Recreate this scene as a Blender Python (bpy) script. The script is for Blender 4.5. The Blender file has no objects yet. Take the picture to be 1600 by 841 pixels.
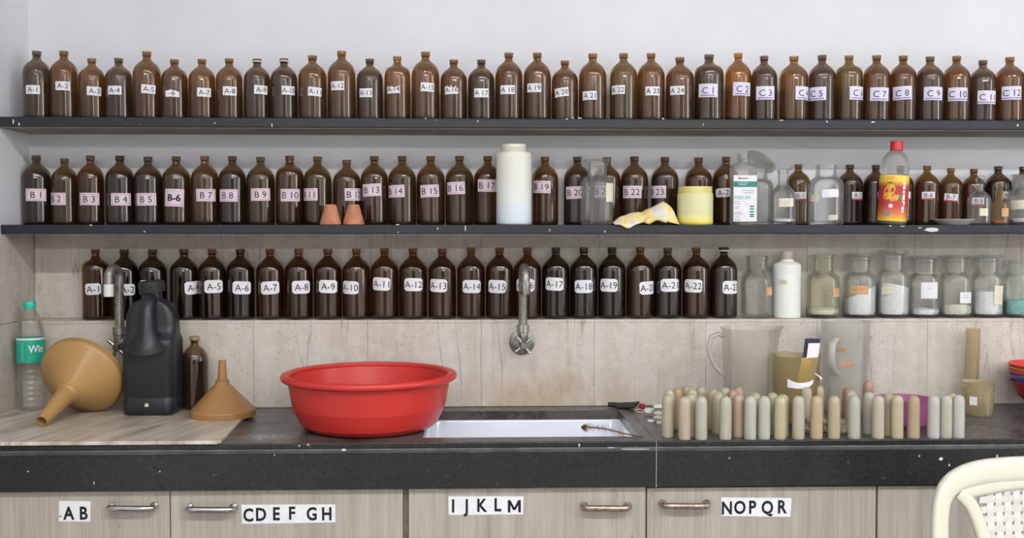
import bpy, bmesh, math, random
from mathutils import Vector, Matrix, Euler, noise

random.seed(7)
S = bpy.context.scene
COL = S.collection

# ------------------------------------------------------------------ camera
ZC = 1.30                      # eye height
YC = -2.80                     # camera distance from the upper back wall (wall face at y = 0)
F = 1600.0                     # focal length in pixels of the 1600 px wide frame
PITCH = math.radians(1.97)
YAW = math.radians(1.89)
cam_data = bpy.data.cameras.new('camera')
cam_data.sensor_width = 36.0
cam_data.lens = 36.0 * F / 1600.0
cam_data.clip_start = 0.05
cam_data.clip_end = 60
cam = bpy.data.objects.new('camera', cam_data)
cam.location = (0.0, YC, ZC)
cam.rotation_euler = Euler((math.pi / 2 - PITCH, 0.0, -YAW), 'XYZ')
COL.objects.link(cam)
S.camera = cam
CAMR = cam.rotation_euler.to_matrix()
CAMP = Vector(cam.location)

# ------------------------------------------------------------------ view, world, lamps
S.view_settings.view_transform = 'Standard'
S.view_settings.look = 'None'
S.view_settings.gamma = 1.0
S.view_settings.use_curve_mapping = False
S.view_settings.exposure = 0.13
S.cycles.caustics_reflective = False
S.cycles.caustics_refractive = True
S.cycles.max_bounces = 14
S.cycles.transmission_bounces = 12
S.cycles.transparent_max_bounces = 16
S.cycles.glossy_bounces = 5
S.cycles.diffuse_bounces = 4
S.cycles.sample_clamp_indirect = 12.0

world = bpy.data.worlds.new('daylight')
S.world = world
world.use_nodes = True
wn = world.node_tree.nodes
wn['Background'].inputs[0].default_value = (0.92, 0.96, 1.0, 1)
wn['Background'].inputs[1].default_value = 8.0

CEIL = 3.05
def ceiling_tube(x, y, power):
    l = bpy.data.lights.new('ceiling_tube_light', 'AREA')
    l.shape = 'RECTANGLE'; l.size = 1.2; l.size_y = 0.12
    l.energy = power; l.color = (1.0, 0.985, 0.965)
    o = bpy.data.objects.new('ceiling_tube_light', l)
    o.location = (x, y, CEIL - 0.06)
    COL.objects.link(o)
for i in range(5):
    ceiling_tube(-3.05 + 1.62 * i, -2.95, 40)
for i in range(5):
    ceiling_tube(-3.05 + 1.62 * i, -7.6, 120)

# ------------------------------------------------------------------ pixel -> place helpers
def ray(px, py):
    return CAMR @ Vector(((px - 800.0) / F, -(py - 420.5) / F, -1.0))
def at_y(px, py, y):
    d = ray(px, py); return CAMP + d * ((y - CAMP.y) / d.y)
def at_z(px, py, z):
    d = ray(px, py); return CAMP + d * ((z - CAMP.z) / d.z)
def at_x(px, py, x):
    d = ray(px, py); return CAMP + d * ((x - CAMP.x) / d.x)
def mpp(p):
    """metres per pixel at a place"""
    f = CAMR @ Vector((0, 0, -1)); return (Vector(p) - CAMP).dot(f) / F
def lerp_tab(tab, x):
    if x <= tab[0][0]: return tab[0][1]
    for (x0, y0), (x1, y1) in zip(tab, tab[1:]):
        if x <= x1: return y0 + (y1 - y0) * (x - x0) / (x1 - x0)
    return tab[-1][1]
def view_az(x, y):
    """angle from -y towards +x under which the camera is seen from (x, y)"""
    return math.atan2(CAMP.x - x, y - CAMP.y)

# ------------------------------------------------------------------ mesh helpers
class MB:
    def __init__(self): self.v = []; self.f = []
    def add(self, vs, fs):
        n = len(self.v); self.v += [tuple(p) for p in vs]; self.f += [tuple(i + n for i in f) for f in fs]; return self
    def box(self, x0, x1, y0, y1, z0, z1):
        return self.add([(x0,y0,z0),(x1,y0,z0),(x1,y1,z0),(x0,y1,z0),(x0,y0,z1),(x1,y0,z1),(x1,y1,z1),(x0,y1,z1)],
                 [(0,3,2,1),(4,5,6,7),(0,1,5,4),(1,2,6,5),(2,3,7,6),(3,0,4,7)])
    def lathe(self, prof, seg=32, fx=1.0, fy=1.0, c=(0,0,0)):
        vs = []; rings = []
        # support rings keep long straight walls straight when shaded smooth
        P2 = [prof[0]]
        for (r0, z0), (r1, z1) in zip(prof, prof[1:]):
            if math.hypot(r1-r0, z1-z0) > 0.12*max(p[1] for p in prof) and abs(z1-z0) > 1e-9:
                for q in (0.05, 0.95): P2.append((r0+(r1-r0)*q, z0+(z1-z0)*q))
            P2.append((r1, z1))
        for r, z in P2:
            if r < 1e-6:
                rings.append([len(vs)]); vs.append((c[0], c[1], c[2]+z))
            else:
                ring = []
                for k in range(seg):
                    a = 2*math.pi*k/seg
                    ring.append(len(vs)); vs.append((c[0]+r*fx*math.cos(a), c[1]+r*fy*math.sin(a), c[2]+z))
                rings.append(ring)
        fs = []
        for A, B in zip(rings, rings[1:]):
            if len(A) == 1 and len(B) == 1: continue
            for k in range(seg):
                k2 = (k+1) % seg
                if len(A) == 1: fs.append((A[0], B[k2], B[k]))
                elif len(B) == 1: fs.append((A[k], A[k2], B[0]))
                else: fs.append((A[k], A[k2], B[k2], B[k]))
        return self.add(vs, fs)
    def tube(self, pts, rad, seg=10, cap=True, flat=None):
        pts = [Vector(p) for p in pts]
        if not isinstance(rad, (list, tuple)): rad = [rad]*len(pts)
        vs = []; fs = []; up = None
        for i, p in enumerate(pts):
            t = (pts[min(i+1, len(pts)-1)] - pts[max(i-1, 0)]).normalized()
            if up is None:
                up = Vector((0,0,1)) if abs(t.z) < 0.9 else Vector((1,0,0))
            n = (up - t*up.dot(t)).normalized(); b = t.cross(n); up = n
            for k in range(seg):
                a = 2*math.pi*k/seg
                vs.append(p + n*(math.cos(a)*rad[i]*(flat or 1)) + b*(math.sin(a)*rad[i]))
        for i in range(len(pts)-1):
            for k in range(seg):
                k2 = (k+1) % seg
                fs.append((i*seg+k, i*seg+k2, (i+1)*seg+k2, (i+1)*seg+k))
        if cap:
            fs.append(tuple(reversed(range(seg)))); fs.append(tuple(range((len(pts)-1)*seg, len(pts)*seg)))
        return self.add(vs, fs)
    def mesh(self, name, smooth=True, bevel=0, bseg=2, auto=None):
        me = bpy.data.meshes.new(name)
        me.from_pydata(self.v, [], self.f)
        bm = bmesh.new(); bm.from_mesh(me)
        bmesh.ops.remove_doubles(bm, verts=bm.verts, dist=1e-6)
        if bevel:
            ed = [e for e in bm.edges if len(e.link_faces) == 2 and e.calc_face_angle(0) > 0.6]
            bmesh.ops.bevel(bm, geom=ed, offset=bevel, segments=bseg, profile=0.5, affect='EDGES', clamp_overlap=True)
        bmesh.ops.recalc_face_normals(bm, faces=bm.faces)
        for f in bm.faces: f.smooth = smooth
        if smooth:
            lim = auto if auto is not None else 0.75
            for e in bm.edges:
                if len(e.link_faces) == 2 and e.calc_face_angle(0) > lim: e.smooth = False
        bm.to_mesh(me); bm.free(); me.update()
        return me
    def build(self, name, mat, parent=None, smooth=True, bevel=0, bseg=2, auto=None):
        return obj(name, self.mesh(name, smooth, bevel, bseg, auto), mat, parent)

def obj(name, me, mat, parent=None, loc=None):
    if mat is not None and len(me.materials) == 0: me.materials.append(mat)
    o = bpy.data.objects.new(name, me); COL.objects.link(o)
    if parent is not None: o.parent = parent
    if loc is not None: o.location = loc
    return o
def tag(o, label, cat, group=None):
    o['label'] = label; o['category'] = cat
    if group: o['group'] = group
    return o
def thing(name, label, cat, loc=(0,0,0), rz=0.0, group=None):
    o = bpy.data.objects.new(name, None); COL.objects.link(o)
    o.empty_display_size = 0.05
    o.location = loc; o.rotation_euler = (0,0,rz)
    return tag(o, label, cat, group)
def struct(o): o['kind'] = 'structure'; return o

# ------------------------------------------------------------------ materials
def srgb(r, g, b):
    f = lambda c: (c/255.0/12.92) if c/255.0 <= 0.04045 else ((c/255.0+0.055)/1.055)**2.4
    return (f(r), f(g), f(b), 1.0)
def newmat(name):
    m = bpy.data.materials.new(name); m.use_nodes = True
    nt = m.node_tree; return m, nt, nt.nodes, nt.links, nt.nodes['Principled BSDF']
def N(nt, typ, **kw):
    n = nt.nodes.new(typ)
    for k, v in kw.items():
        if k in n.inputs: n.inputs[k].default_value = v
        else: setattr(n, k, v)
    return n
def ramp(nt, stops, interp='LINEAR'):
    r = nt.nodes.new('ShaderNodeValToRGB'); r.color_ramp.interpolation = interp
    e = r.color_ramp.elements
    while len(e) < len(stops): e.new(0.5)
    for el, (p, c) in zip(e, stops):
        el.position = p; el.color = c if len(c) == 4 else (*c, 1)
    return r
def g(v): return (v, v, v, 1)
def coords(nt, scale=(1,1,1), obj=False):
    if obj:
        src = N(nt, 'ShaderNodeTexCoord').outputs['Object']
    else:
        src = N(nt, 'ShaderNodeNewGeometry').outputs['Position']
    mp = N(nt, 'ShaderNodeMapping'); mp.inputs['Scale'].default_value = scale
    nt.links.new(src, mp.inputs['Vector']); return mp.outputs['Vector']
def mixc(nt, fac, a, b, mode='MIX'):
    m = nt.nodes.new('ShaderNodeMix'); m.data_type = 'RGBA'; m.blend_type = mode
    for s, v in ((m.inputs[0], fac), (m.inputs[6], a), (m.inputs[7], b)):
        if hasattr(v, 'is_output'): nt.links.new(v, s)
        else: s.default_value = v
    return m.outputs[2]
def math_(nt, op, a, b=0.0, clamp=False):
    m = nt.nodes.new('ShaderNodeMath'); m.operation = op; m.use_clamp = clamp
    for s, v in ((m.inputs[0], a), (m.inputs[1], b)):
        if hasattr(v, 'is_output'): nt.links.new(v, s)
        else: s.default_value = v
    return m.outputs[0]
def plain(name, col, rough=0.5, spec=0.5, metal=0.0, var=0.06, vscale=30, bump=0.0, sss=0.0, obj=False, coat=0.0):
    m, nt, n, l, p = newmat(name)
    tx = N(nt, 'ShaderNodeTexNoise', Scale=vscale, Detail=4.0)
    l.new(coords(nt, obj=obj), tx.inputs['Vector'])
    r = ramp(nt, [(0.3, tuple(c*(1-var*2) for c in col[:3])), (0.7, tuple(min(1, c*(1+var)) for c in col[:3]))])
    l.new(tx.outputs['Fac'], r.inputs[0]); l.new(r.outputs[0], p.inputs['Base Color'])
    p.inputs['Roughness'].default_value = rough; p.inputs['Metallic'].default_value = metal
    p.inputs['Specular IOR Level'].default_value = spec
    if coat: p.inputs['Coat Weight'].default_value = coat
    if sss:
        p.inputs['Subsurface Weight'].default_value = sss
        p.inputs['Subsurface Radius'].default_value = (0.012, 0.010, 0.008); p.inputs['Subsurface Scale'].default_value = 1.0
    if bump:
        b = N(nt, 'ShaderNodeBump', Strength=bump, Distance=0.001); l.new(tx.outputs['Fac'], b.inputs['Height']); l.new(b.outputs[0], p.inputs['Normal'])
    return m

M = {}
def mat_paint():
    m, nt, n, l, p = newmat('painted_plaster')
    tx = N(nt, 'ShaderNodeTexNoise', Scale=3.0, Detail=6.0, Roughness=0.6); l.new(coords(nt), tx.inputs['Vector'])
    r = ramp(nt, [(0.3, srgb(222,223,228)), (0.7, srgb(233,234,238))]); l.new(tx.outputs['Fac'], r.inputs[0])
    sp = N(nt, 'ShaderNodeTexVoronoi', Scale=7.0); l.new(coords(nt), sp.inputs['Vector'])
    sr = ramp(nt, [(0.0, g(1)), (0.018, g(0))]); l.new(sp.outputs['Distance'], sr.inputs[0])
    l.new(mixc(nt, math_(nt, 'MULTIPLY', sr.outputs[0], 0.45), r.outputs[0], srgb(150,150,150)), p.inputs['Base Color'])
    p.inputs['Roughness'].default_value = 0.55; p.inputs['Specular IOR Level'].default_value = 0.3
    fn = N(nt, 'ShaderNodeTexNoise', Scale=120.0, Detail=3.0); l.new(coords(nt), fn.inputs['Vector'])
    b = N(nt, 'ShaderNodeBump', Strength=0.12, Distance=0.001); l.new(fn.outputs['Fac'], b.inputs['Height']); l.new(b.outputs[0], p.inputs['Normal'])
    return m
def mat_travertine(name, flat=False):
    """beige stone: vertical (or lengthwise) bands, thin wandering cracks, small dark pits"""
    m, nt, n, l, p = newmat(name)
    sc = (7.0, 7.0, 0.55) if not flat else (0.9, 6.0, 1.0)
    v = coords(nt, sc)
    if flat:
        v.node.inputs['Rotation'].default_value = (0, 0, math.radians(74)); v.node.vector_type = 'TEXTURE'; v.node.inputs['Scale'].default_value = (1.4, 0.11, 1.0)
    wv = N(nt, 'ShaderNodeTexNoise', Scale=2.2, Detail=6.0, Roughness=0.62); l.new(v, wv.inputs['Vector'])
    base = ramp(nt, [(0.25, srgb(184,174,161)), (0.5, srgb(197,189,178)), (0.75, srgb(210,204,196))] if not flat else [(0.36, srgb(140,124,104)), (0.44, srgb(174,161,142)), (0.54, srgb(196,187,173)), (0.64, srgb(210,204,194))]); l.new(wv.outputs['Fac'], base.inputs[0])
    # cloudy pale speckle
    cl = N(nt, 'ShaderNodeTexNoise', Scale=34.0 if not flat else 14.0, Detail=5.0, Roughness=0.7); l.new(coords(nt), cl.inputs['Vector'])
    cr = ramp(nt, [(0.46, g(0)), (0.66, g(1))]); l.new(cl.outputs['Fac'], cr.inputs[0])
    c1 = mixc(nt, math_(nt, 'MULTIPLY', cr.outputs[0], 0.45), base.outputs[0], srgb(218,214,207))
    # cracks: level lines of a stretched noise
    cn = N(nt, 'ShaderNodeTexNoise', Scale=1.25 if not flat else 2.4, Detail=3.5, Roughness=0.55, Distortion=0.3); l.new(v, cn.inputs['Vector'])
    dist = math_(nt, 'ABSOLUTE', math_(nt, 'SUBTRACT', cn.outputs['Fac'], 0.5))
    lr = ramp(nt, [(0.0, g(0.8)), (0.0035, g(0.35)), (0.010, g(0))] if not flat else [(0.0, g(0.9)), (0.008, g(0.5)), (0.022, g(0))]); l.new(dist, lr.inputs[0])
    br = N(nt, 'ShaderNodeTexNoise', Scale=5.0); l.new(coords(nt), br.inputs['Vector'])
    bm_ = ramp(nt, [(0.40, g(0)), (0.60, g(0.7))]); l.new(br.outputs['Fac'], bm_.inputs[0])
    c2 = mixc(nt, math_(nt, 'MULTIPLY', lr.outputs[0], bm_.outputs[0]), c1, srgb(118,104,88))
    # pits
    pv = N(nt, 'ShaderNodeTexVoronoi', Scale=92.0, Randomness=1.0); l.new(coords(nt, (1,1,0.8)), pv.inputs['Vector'])
    pr = ramp(nt, [(0.09, g(1)), (0.20, g(0))]); l.new(pv.outputs['Distance'], pr.inputs[0])
    pm = N(nt, 'ShaderNodeTexNoise', Scale=9.0, Detail=2.0); l.new(coords(nt), pm.inputs['Vector'])
    pmr = ramp(nt, [(0.40, g(0.1)), (0.56, g(0.75))]); l.new(pm.outputs['Fac'], pmr.inputs[0])
    c3 = mixc(nt, math_(nt, 'MULTIPLY', pr.outputs[0], pmr.outputs[0]), c2, srgb(120,112,104))
    if not flat:
        # brown water stain splashed over the tiles behind the sink
        pos = N(nt, 'ShaderNodeNewGeometry').outputs['Position']
        sx = N(nt, 'ShaderNodeSeparateXYZ'); l.new(pos, sx.inputs[0])
        dx = math_(nt, 'DIVIDE', math_(nt, 'SUBTRACT', sx.outputs['X'], 0.20), 0.30)
        dz = math_(nt, 'DIVIDE', math_(nt, 'SUBTRACT', sx.outputs['Z'], 0.85), 0.12)
        rr = math_(nt, 'SQRT', math_(nt, 'ADD', math_(nt, 'MULTIPLY', dx, dx), math_(nt, 'MULTIPLY', dz, dz)))
        sn = N(nt, 'ShaderNodeTexNoise', Scale=16.0, Detail=6.0, Roughness=0.65); l.new(coords(nt, (1.4,1,0.6)), sn.inputs['Vector'])
        sm = ramp(nt, [(0.35, g(1)), (1.0, g(0))]); l.new(rr, sm.inputs[0])
        snr = ramp(nt, [(0.35, g(0.05)), (0.7, g(0.75))]); l.new(sn.outputs['Fac'], snr.inputs[0])
        c3 = mixc(nt, math_(nt, 'MULTIPLY', sm.outputs[0], snr.outputs[0]), c3, srgb(168,138,98))
    l.new(c3, p.inputs['Base Color'])
    p.inputs['Roughness'].default_value = 0.38 if not flat else 0.28
    p.inputs['Specular IOR Level'].default_value = 0.4
    return m
def mat_granite(name, base, worn, dusty=0.3, rough=0.3, scale=260.0, spill=None):
    m, nt, n, l, p = newmat(name)
    sp = N(nt, 'ShaderNodeTexNoise', Scale=scale, Detail=3.0); l.new(coords(nt), sp.inputs['Vector'])
    r = ramp(nt, [(0.35, base), (0.75, tuple(c*1.9 for c in base[:3]))]); l.new(sp.outputs['Fac'], r.inputs[0])
    d = N(nt, 'ShaderNodeTexNoise', Scale=6.0, Detail=8.0, Roughness=0.7); l.new(coords(nt, (1,1.2,1.2)), d.inputs['Vector'])
    dr = ramp(nt, [(0.42, g(0)), (0.72, g(dusty))]); l.new(d.outputs['Fac'], dr.inputs[0])
    c = mixc(nt, dr.outputs[0], r.outputs[0], worn)
    vo = N(nt, 'ShaderNodeTexVoronoi', Scale=26.0); l.new(coords(nt, (1,1,1.0)), vo.inputs['Vector'])
    vr = ramp(nt, [(0.035, g(0.8)), (0.075, g(0))]); l.new(vo.outputs['Distance'], vr.inputs[0])
    vm = N(nt, 'ShaderNodeTexNoise', Scale=4.0); l.new(coords(nt), vm.inputs['Vector'])
    vmr = ramp(nt, [(0.5, g(0)), (0.6, g(1))]); l.new(vm.outputs['Fac'], vmr.inputs[0])
    c = mixc(nt, math_(nt, 'MULTIPLY', vr.outputs[0], vmr.outputs[0]), c, srgb(200,200,200))
    if spill:
        # dried pale chemical spill
        sx = N(nt, 'ShaderNodeSeparateXYZ'); l.new(N(nt, 'ShaderNodeNewGeometry').outputs['Position'], sx.inputs[0])
        dx = math_(nt, 'DIVIDE', math_(nt, 'SUBTRACT', sx.outputs['X'], spill[0]), spill[2]); dy = math_(nt, 'DIVIDE', math_(nt, 'SUBTRACT', sx.outputs['Y'], spill[1]), spill[3])
        sr = ramp(nt, [(0.1, g(1)), (1.0, g(0))]); l.new(math_(nt, 'SQRT', math_(nt, 'ADD', math_(nt, 'MULTIPLY', dx, dx), math_(nt, 'MULTIPLY', dy, dy))), sr.inputs[0])
        sn = N(nt, 'ShaderNodeTexNoise', Scale=110.0, Detail=5.0, Roughness=0.7); l.new(coords(nt), sn.inputs['Vector'])
        sm = ramp(nt, [(0.45, g(0)), (0.62, g(1))]); l.new(sn.outputs['Fac'], sm.inputs[0])
        c = mixc(nt, math_(nt, 'MULTIPLY', sr.outputs[0], sm.outputs[0]), c, srgb(190,200,226))
    l.new(c, p.inputs['Base Color'])
    rr = ramp(nt, [(0.0, g(rough)), (1.0, g(min(1, rough+0.6)))]); l.new(dr.outputs[0], rr.inputs[0]); l.new(rr.outputs[0], p.inputs['Roughness'])
    return m
def mat_laminate():
    m, nt, n, l, p = newmat('grey_oak_laminate')
    a = N(nt, 'ShaderNodeTexNoise', Scale=1.0, Detail=5.0, Roughness=0.6, Distortion=0.4); l.new(coords(nt, (26,26,1.6)), a.inputs['Vector'])
    b = N(nt, 'ShaderNodeTexNoise', Scale=1.0, Detail=4.0, Roughness=0.7); l.new(coords(nt, (190,190,5)), b.inputs['Vector'])
    f = math_(nt, 'ADD', math_(nt, 'MULTIPLY', a.outputs['Fac'], 0.55), math_(nt, 'MULTIPLY', b.outputs['Fac'], 0.45))
    r = ramp(nt, [(0.3, srgb(146,139,128)), (0.5, srgb(170,164,153)), (0.68, srgb(188,183,173))]); l.new(f, r.inputs[0])
    k = N(nt, 'ShaderNodeTexVoronoi', Scale=1.0); l.new(coords(nt, (16,16,7)), k.inputs['Vector'])
    kr = ramp(nt, [(0.02, g(0.5)), (0.07, g(0))]); l.new(k.outputs['Distance'], kr.inputs[0])
    l.new(mixc(nt, kr.outputs[0], r.outputs[0], srgb(110,100,90)), p.inputs['Base Color'])
    p.inputs['Roughness'].default_value = 0.5; p.inputs['Specular IOR Level'].default_value = 0.35
    return m
def mat_glass(name, dustcol=(0.30,0.28,0.26,1), film=0.05, tint=None, rough=0.0, dustk=1.0):
    """tinted hollow glass; the tint and the amount of settled dust come from the object's colour"""
    m, nt, n, l, p = newmat(name)
    out = n['Material Output']
    oi = N(nt, 'ShaderNodeObjectInfo')
    if tint is None: l.new(oi.outputs['Color'], p.inputs['Base Color'])
    else: p.inputs['Base Color'].default_value = tint
    p.inputs['Transmission Weight'].default_value = 1.0
    p.inputs['IOR'].default_value = 1.48
    p.inputs['Coat Weight'].default_value = 0.5; p.inputs['Coat Roughness'].default_value = 0.11; p.inputs['Coat IOR'].default_value = 1.55
    p.inputs['Roughness'].default_value = rough
    d = N(nt, 'ShaderNodeBsdfDiffuse'); d.inputs['Color'].default_value = dustcol
    ge = N(nt, 'ShaderNodeNewGeometry'); s = N(nt, 'ShaderNodeSeparateXYZ'); l.new(ge.outputs['Normal'], s.inputs[0])
    up = ramp(nt, [(0.30, g(0)), (0.80, g(1))]); l.new(s.outputs['Z'], up.inputs[0])
    no = N(nt, 'ShaderNodeTexNoise', Scale=28.0, Detail=5.0, Roughness=0.6); l.new(coords(nt, (1,1,0.5)), no.inputs['Vector'])
    nr = ramp(nt, [(0.3, g(0.45)), (0.65, g(1))]); l.new(no.outputs['Fac'], nr.inputs[0])
    dust = math_(nt, 'MULTIPLY', up.outputs[0], oi.outputs['Alpha'])
    dust = math_(nt, 'MULTIPLY', math_(nt, 'ADD', math_(nt, 'MULTIPLY', dust, dustk), math_(nt, 'MULTIPLY', oi.outputs['Alpha'], film)), nr.outputs[0], clamp=True)
    mx = N(nt, 'ShaderNodeMixShader'); l.new(dust, mx.inputs[0]); l.new(p.outputs[0], mx.inputs[1]); l.new(d.outputs[0], mx.inputs[2])
    l.new(mx.outputs[0], out.inputs['Surface'])
    return m
def mat_clear():
    """thin clear glass with a dusty film; tint and dust come from the object's colour"""
    m, nt, n, l, p = newmat('clear_jar_glass')
    out = n['Material Output']; oi = N(nt, 'ShaderNodeObjectInfo')
    t = N(nt, 'ShaderNodeBsdfTransparent'); l.new(oi.outputs['Color'], t.inputs['Color'])
    d = N(nt, 'ShaderNodeBsdfDiffuse'); l.new(mixc(nt, 0.55, oi.outputs['Color'], (0.90,0.90,0.86,1)), d.inputs['Color'])
    tl = N(nt, 'ShaderNodeBsdfTranslucent'); tl.inputs['Color'].default_value = (0.92,0.92,0.89,1)
    dm = N(nt, 'ShaderNodeMixShader'); dm.inputs[0].default_value = 0.4; l.new(d.outputs[0], dm.inputs[1]); l.new(tl.outputs[0], dm.inputs[2])
    no = N(nt, 'ShaderNodeTexNoise', Scale=30.0, Detail=5.0, Roughness=0.65); l.new(coords(nt, (1,1,0.6)), no.inputs['Vector'])
    nr = ramp(nt, [(0.3, g(0.5)), (0.7, g(1.3))]); l.new(no.outputs['Fac'], nr.inputs[0])
    fr = N(nt, 'ShaderNodeFresnel', IOR=1.18)
    f = math_(nt, 'ADD', math_(nt, 'MULTIPLY', oi.outputs['Alpha'], 0.15), math_(nt, 'MULTIPLY', fr.outputs[0], 0.10))
    f = math_(nt, 'MULTIPLY', f, nr.outputs[0], clamp=True)
    m1 = N(nt, 'ShaderNodeMixShader'); l.new(f, m1.inputs[0]); l.new(t.outputs[0], m1.inputs[1]); l.new(dm.outputs[0], m1.inputs[2])
    gl = N(nt, 'ShaderNodeBsdfGlossy'); gl.inputs['Roughness'].default_value = 0.12
    f2 = N(nt, 'ShaderNodeFresnel', IOR=1.45)
    m2 = N(nt, 'ShaderNodeMixShader'); l.new(math_(nt, 'MULTIPLY', f2.outputs[0], 0.55), m2.inputs[0]); l.new(m1.outputs[0], m2.inputs[1]); l.new(gl.outputs[0], m2.inputs[2])
    l.new(m2.outputs[0], out.inputs['Surface'])
    return m
def mat_film(name, col, opac, rough=0.3, transl=0.5, vary=0.15):
    """thin translucent plastic: part clear, part diffuse and translucent, glossy skin"""
    m, nt, n, l, p = newmat(name)
    out = n['Material Output']
    t = N(nt, 'ShaderNodeBsdfTransparent'); t.inputs['Color'].default_value = tuple(0.80+0.20*(c/max(col[:3])) for c in col[:3]) + (1,)
    p.inputs['Base Color'].default_value = col; p.inputs['Roughness'].default_value = rough
    tl = N(nt, 'ShaderNodeBsdfTranslucent'); tl.inputs['Color'].default_value = col
    m1 = N(nt, 'ShaderNodeMixShader'); m1.inputs[0].default_value = transl; l.new(p.outputs[0], m1.inputs[1]); l.new(tl.outputs[0], m1.inputs[2])
    no = N(nt, 'ShaderNodeTexNoise', Scale=9.0, Detail=5.0); l.new(coords(nt), no.inputs['Vector'])
    fr = ramp(nt, [(0.3, g(opac*(1-vary))), (0.7, g(min(1, opac*(1+vary))))]); l.new(no.outputs['Fac'], fr.inputs[0])
    m2 = N(nt, 'ShaderNodeMixShader'); l.new(fr.outputs[0], m2.inputs[0]); l.new(t.outputs[0], m2.inputs[1]); l.new(m1.outputs[0], m2.inputs[2])
    gl = N(nt, 'ShaderNodeBsdfGlossy'); gl.inputs['Roughness'].default_value = 0.16
    fn = N(nt, 'ShaderNodeFresnel', IOR=1.45)
    m3 = N(nt, 'ShaderNodeMixShader'); l.new(math_(nt, 'MULTIPLY', fn.outputs[0], 0.45), m3.inputs[0]); l.new(m2.outputs[0], m3.inputs[1]); l.new(gl.outputs[0], m3.inputs[2])
    l.new(m3.outputs[0], out.inputs['Surface'])
    return m
def mat_bands(name, stops, rough=0.4, zh=0.1, noise_amt=0.02, sss=0.15):
    """colour bands along the object's own height (print, or contents showing through)"""
    m, nt, n, l, p = newmat(name)
    tc = N(nt, 'ShaderNodeTexCoord'); s = N(nt, 'ShaderNodeSeparateXYZ'); l.new(tc.outputs['Object'], s.inputs[0])
    no = N(nt, 'ShaderNodeTexNoise', Scale=25.0, Detail=4.0); l.new(tc.outputs['Object'], no.inputs['Vector'])
    f = math_(nt, 'ADD', math_(nt, 'DIVIDE', s.outputs['Z'], zh), math_(nt, 'MULTIPLY', math_(nt, 'SUBTRACT', no.outputs['Fac'], 0.5), noise_amt*10))
    r = ramp(nt, stops); l.new(f, r.inputs[0]); l.new(r.outputs[0], p.inputs['Base Color'])
    p.inputs['Roughness'].default_value = rough
    if sss:
        p.inputs['Subsurface Weight'].default_value = sss; p.inputs['Subsurface Radius'].default_value = (0.01,0.01,0.01); p.inputs['Subsurface Scale'].default_value = 1.0
    return m

M['paint'] = mat_paint()
M['tile'] = mat_travertine('travertine_tile')
M['slab'] = mat_travertine('beige_marble_slab', True)
M['grout'] = plain('grout', srgb(178,168,154), 0.9, var=0.1)
M['shelf'] = mat_granite('black_shelf_stone', srgb(20,23,29), srgb(64,68,76), 0.12, 0.42)
M['granite'] = mat_granite('dark_granite', srgb(27,28,29), srgb(58,59,60), 0.10, 0.25)
M['granite_top'] = mat_granite('dusty_granite_top', srgb(52,50,49), srgb(128,124,120), 0.55, 0.22, spill=(*at_z(412, 683, ZC-0.459)[:2], 0.055, 0.05))
M['laminate'] = mat_laminate()
M['dark_gap'] = plain('dark_cabinet_edge', srgb(78,70,60), 0.8)
M['amber'] = mat_glass('amber_glass', (0.235,0.148,0.083,1), film=0.12, dustk=0.8)
M['clear'] = mat_clear()
M['paper'] = plain('white_paper', srgb(232,232,236), 0.8, 0.2, var=0.03, vscale=60)
M['paper_pink'] = plain('pinkish_paper', srgb(228,212,222), 0.8, 0.2, var=0.05, vscale=80)
M['paper_lilac'] = plain('cool_white_paper', srgb(226,222,240), 0.8, 0.2, var=0.03, vscale=60)
M['paper_cream'] = plain('cream_paper', srgb(226,220,198), 0.8, 0.2, var=0.06, vscale=60)
M['paper_orange'] = plain('faded_orange_paper', srgb(214,168,122), 0.8, 0.2, var=0.1, vscale=60)
M['ink'] = plain('black_ink', srgb(34,36,46), 0.7, 0.2, var=0.1)
M['ink_red'] = plain('red_ink', srgb(206,70,88), 0.7, 0.2, var=0.1)
M['ink_blue'] = plain('blue_ink', srgb(86,70,170), 0.7, 0.2, var=0.1)
M['ink_grey'] = plain('grey_ink', srgb(120,122,126), 0.7, 0.2, var=0.1)
M['white_plastic'] = plain('white_plastic', srgb(226,230,226), 0.4, 0.5, var=0.03, sss=0.1)
M['grey_plastic'] = plain('grey_cap_plastic', srgb(56,52,50), 0.5)
M['chrome'] = plain('worn_chrome', srgb(190,190,186), 0.22, metal=1.0, var=0.12, vscale=60)
M['dull_metal'] = plain('dull_grey_metal', srgb(150,148,140), 0.42, metal=0.8, var=0.18, vscale=90)
M['rusty'] = plain('rusted_chrome', srgb(176,160,146), 0.4, metal=0.85, var=0.25, vscale=120)
# ------------------------------------------------------------------ the room
SHELF_D = 0.18                         # shelf depth
LEDGE_Y = -0.095                       # face of the thicker lower wall
Z_S1, Z_S1B = ZC + 0.2938, ZC + 0.2685   # top shelf, upper and lower face
Z_S2, Z_S2B = ZC + 0.0229, ZC - 0.0005    # middle shelf
Z_LEDGE = ZC - 0.2275
ZCT = ZC - 0.459                       # worktop
XL = at_y(48, 300, 0.0).x              # left wall
XR = 3.4
YB = -9.2
TILE_T = 0.008

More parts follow.
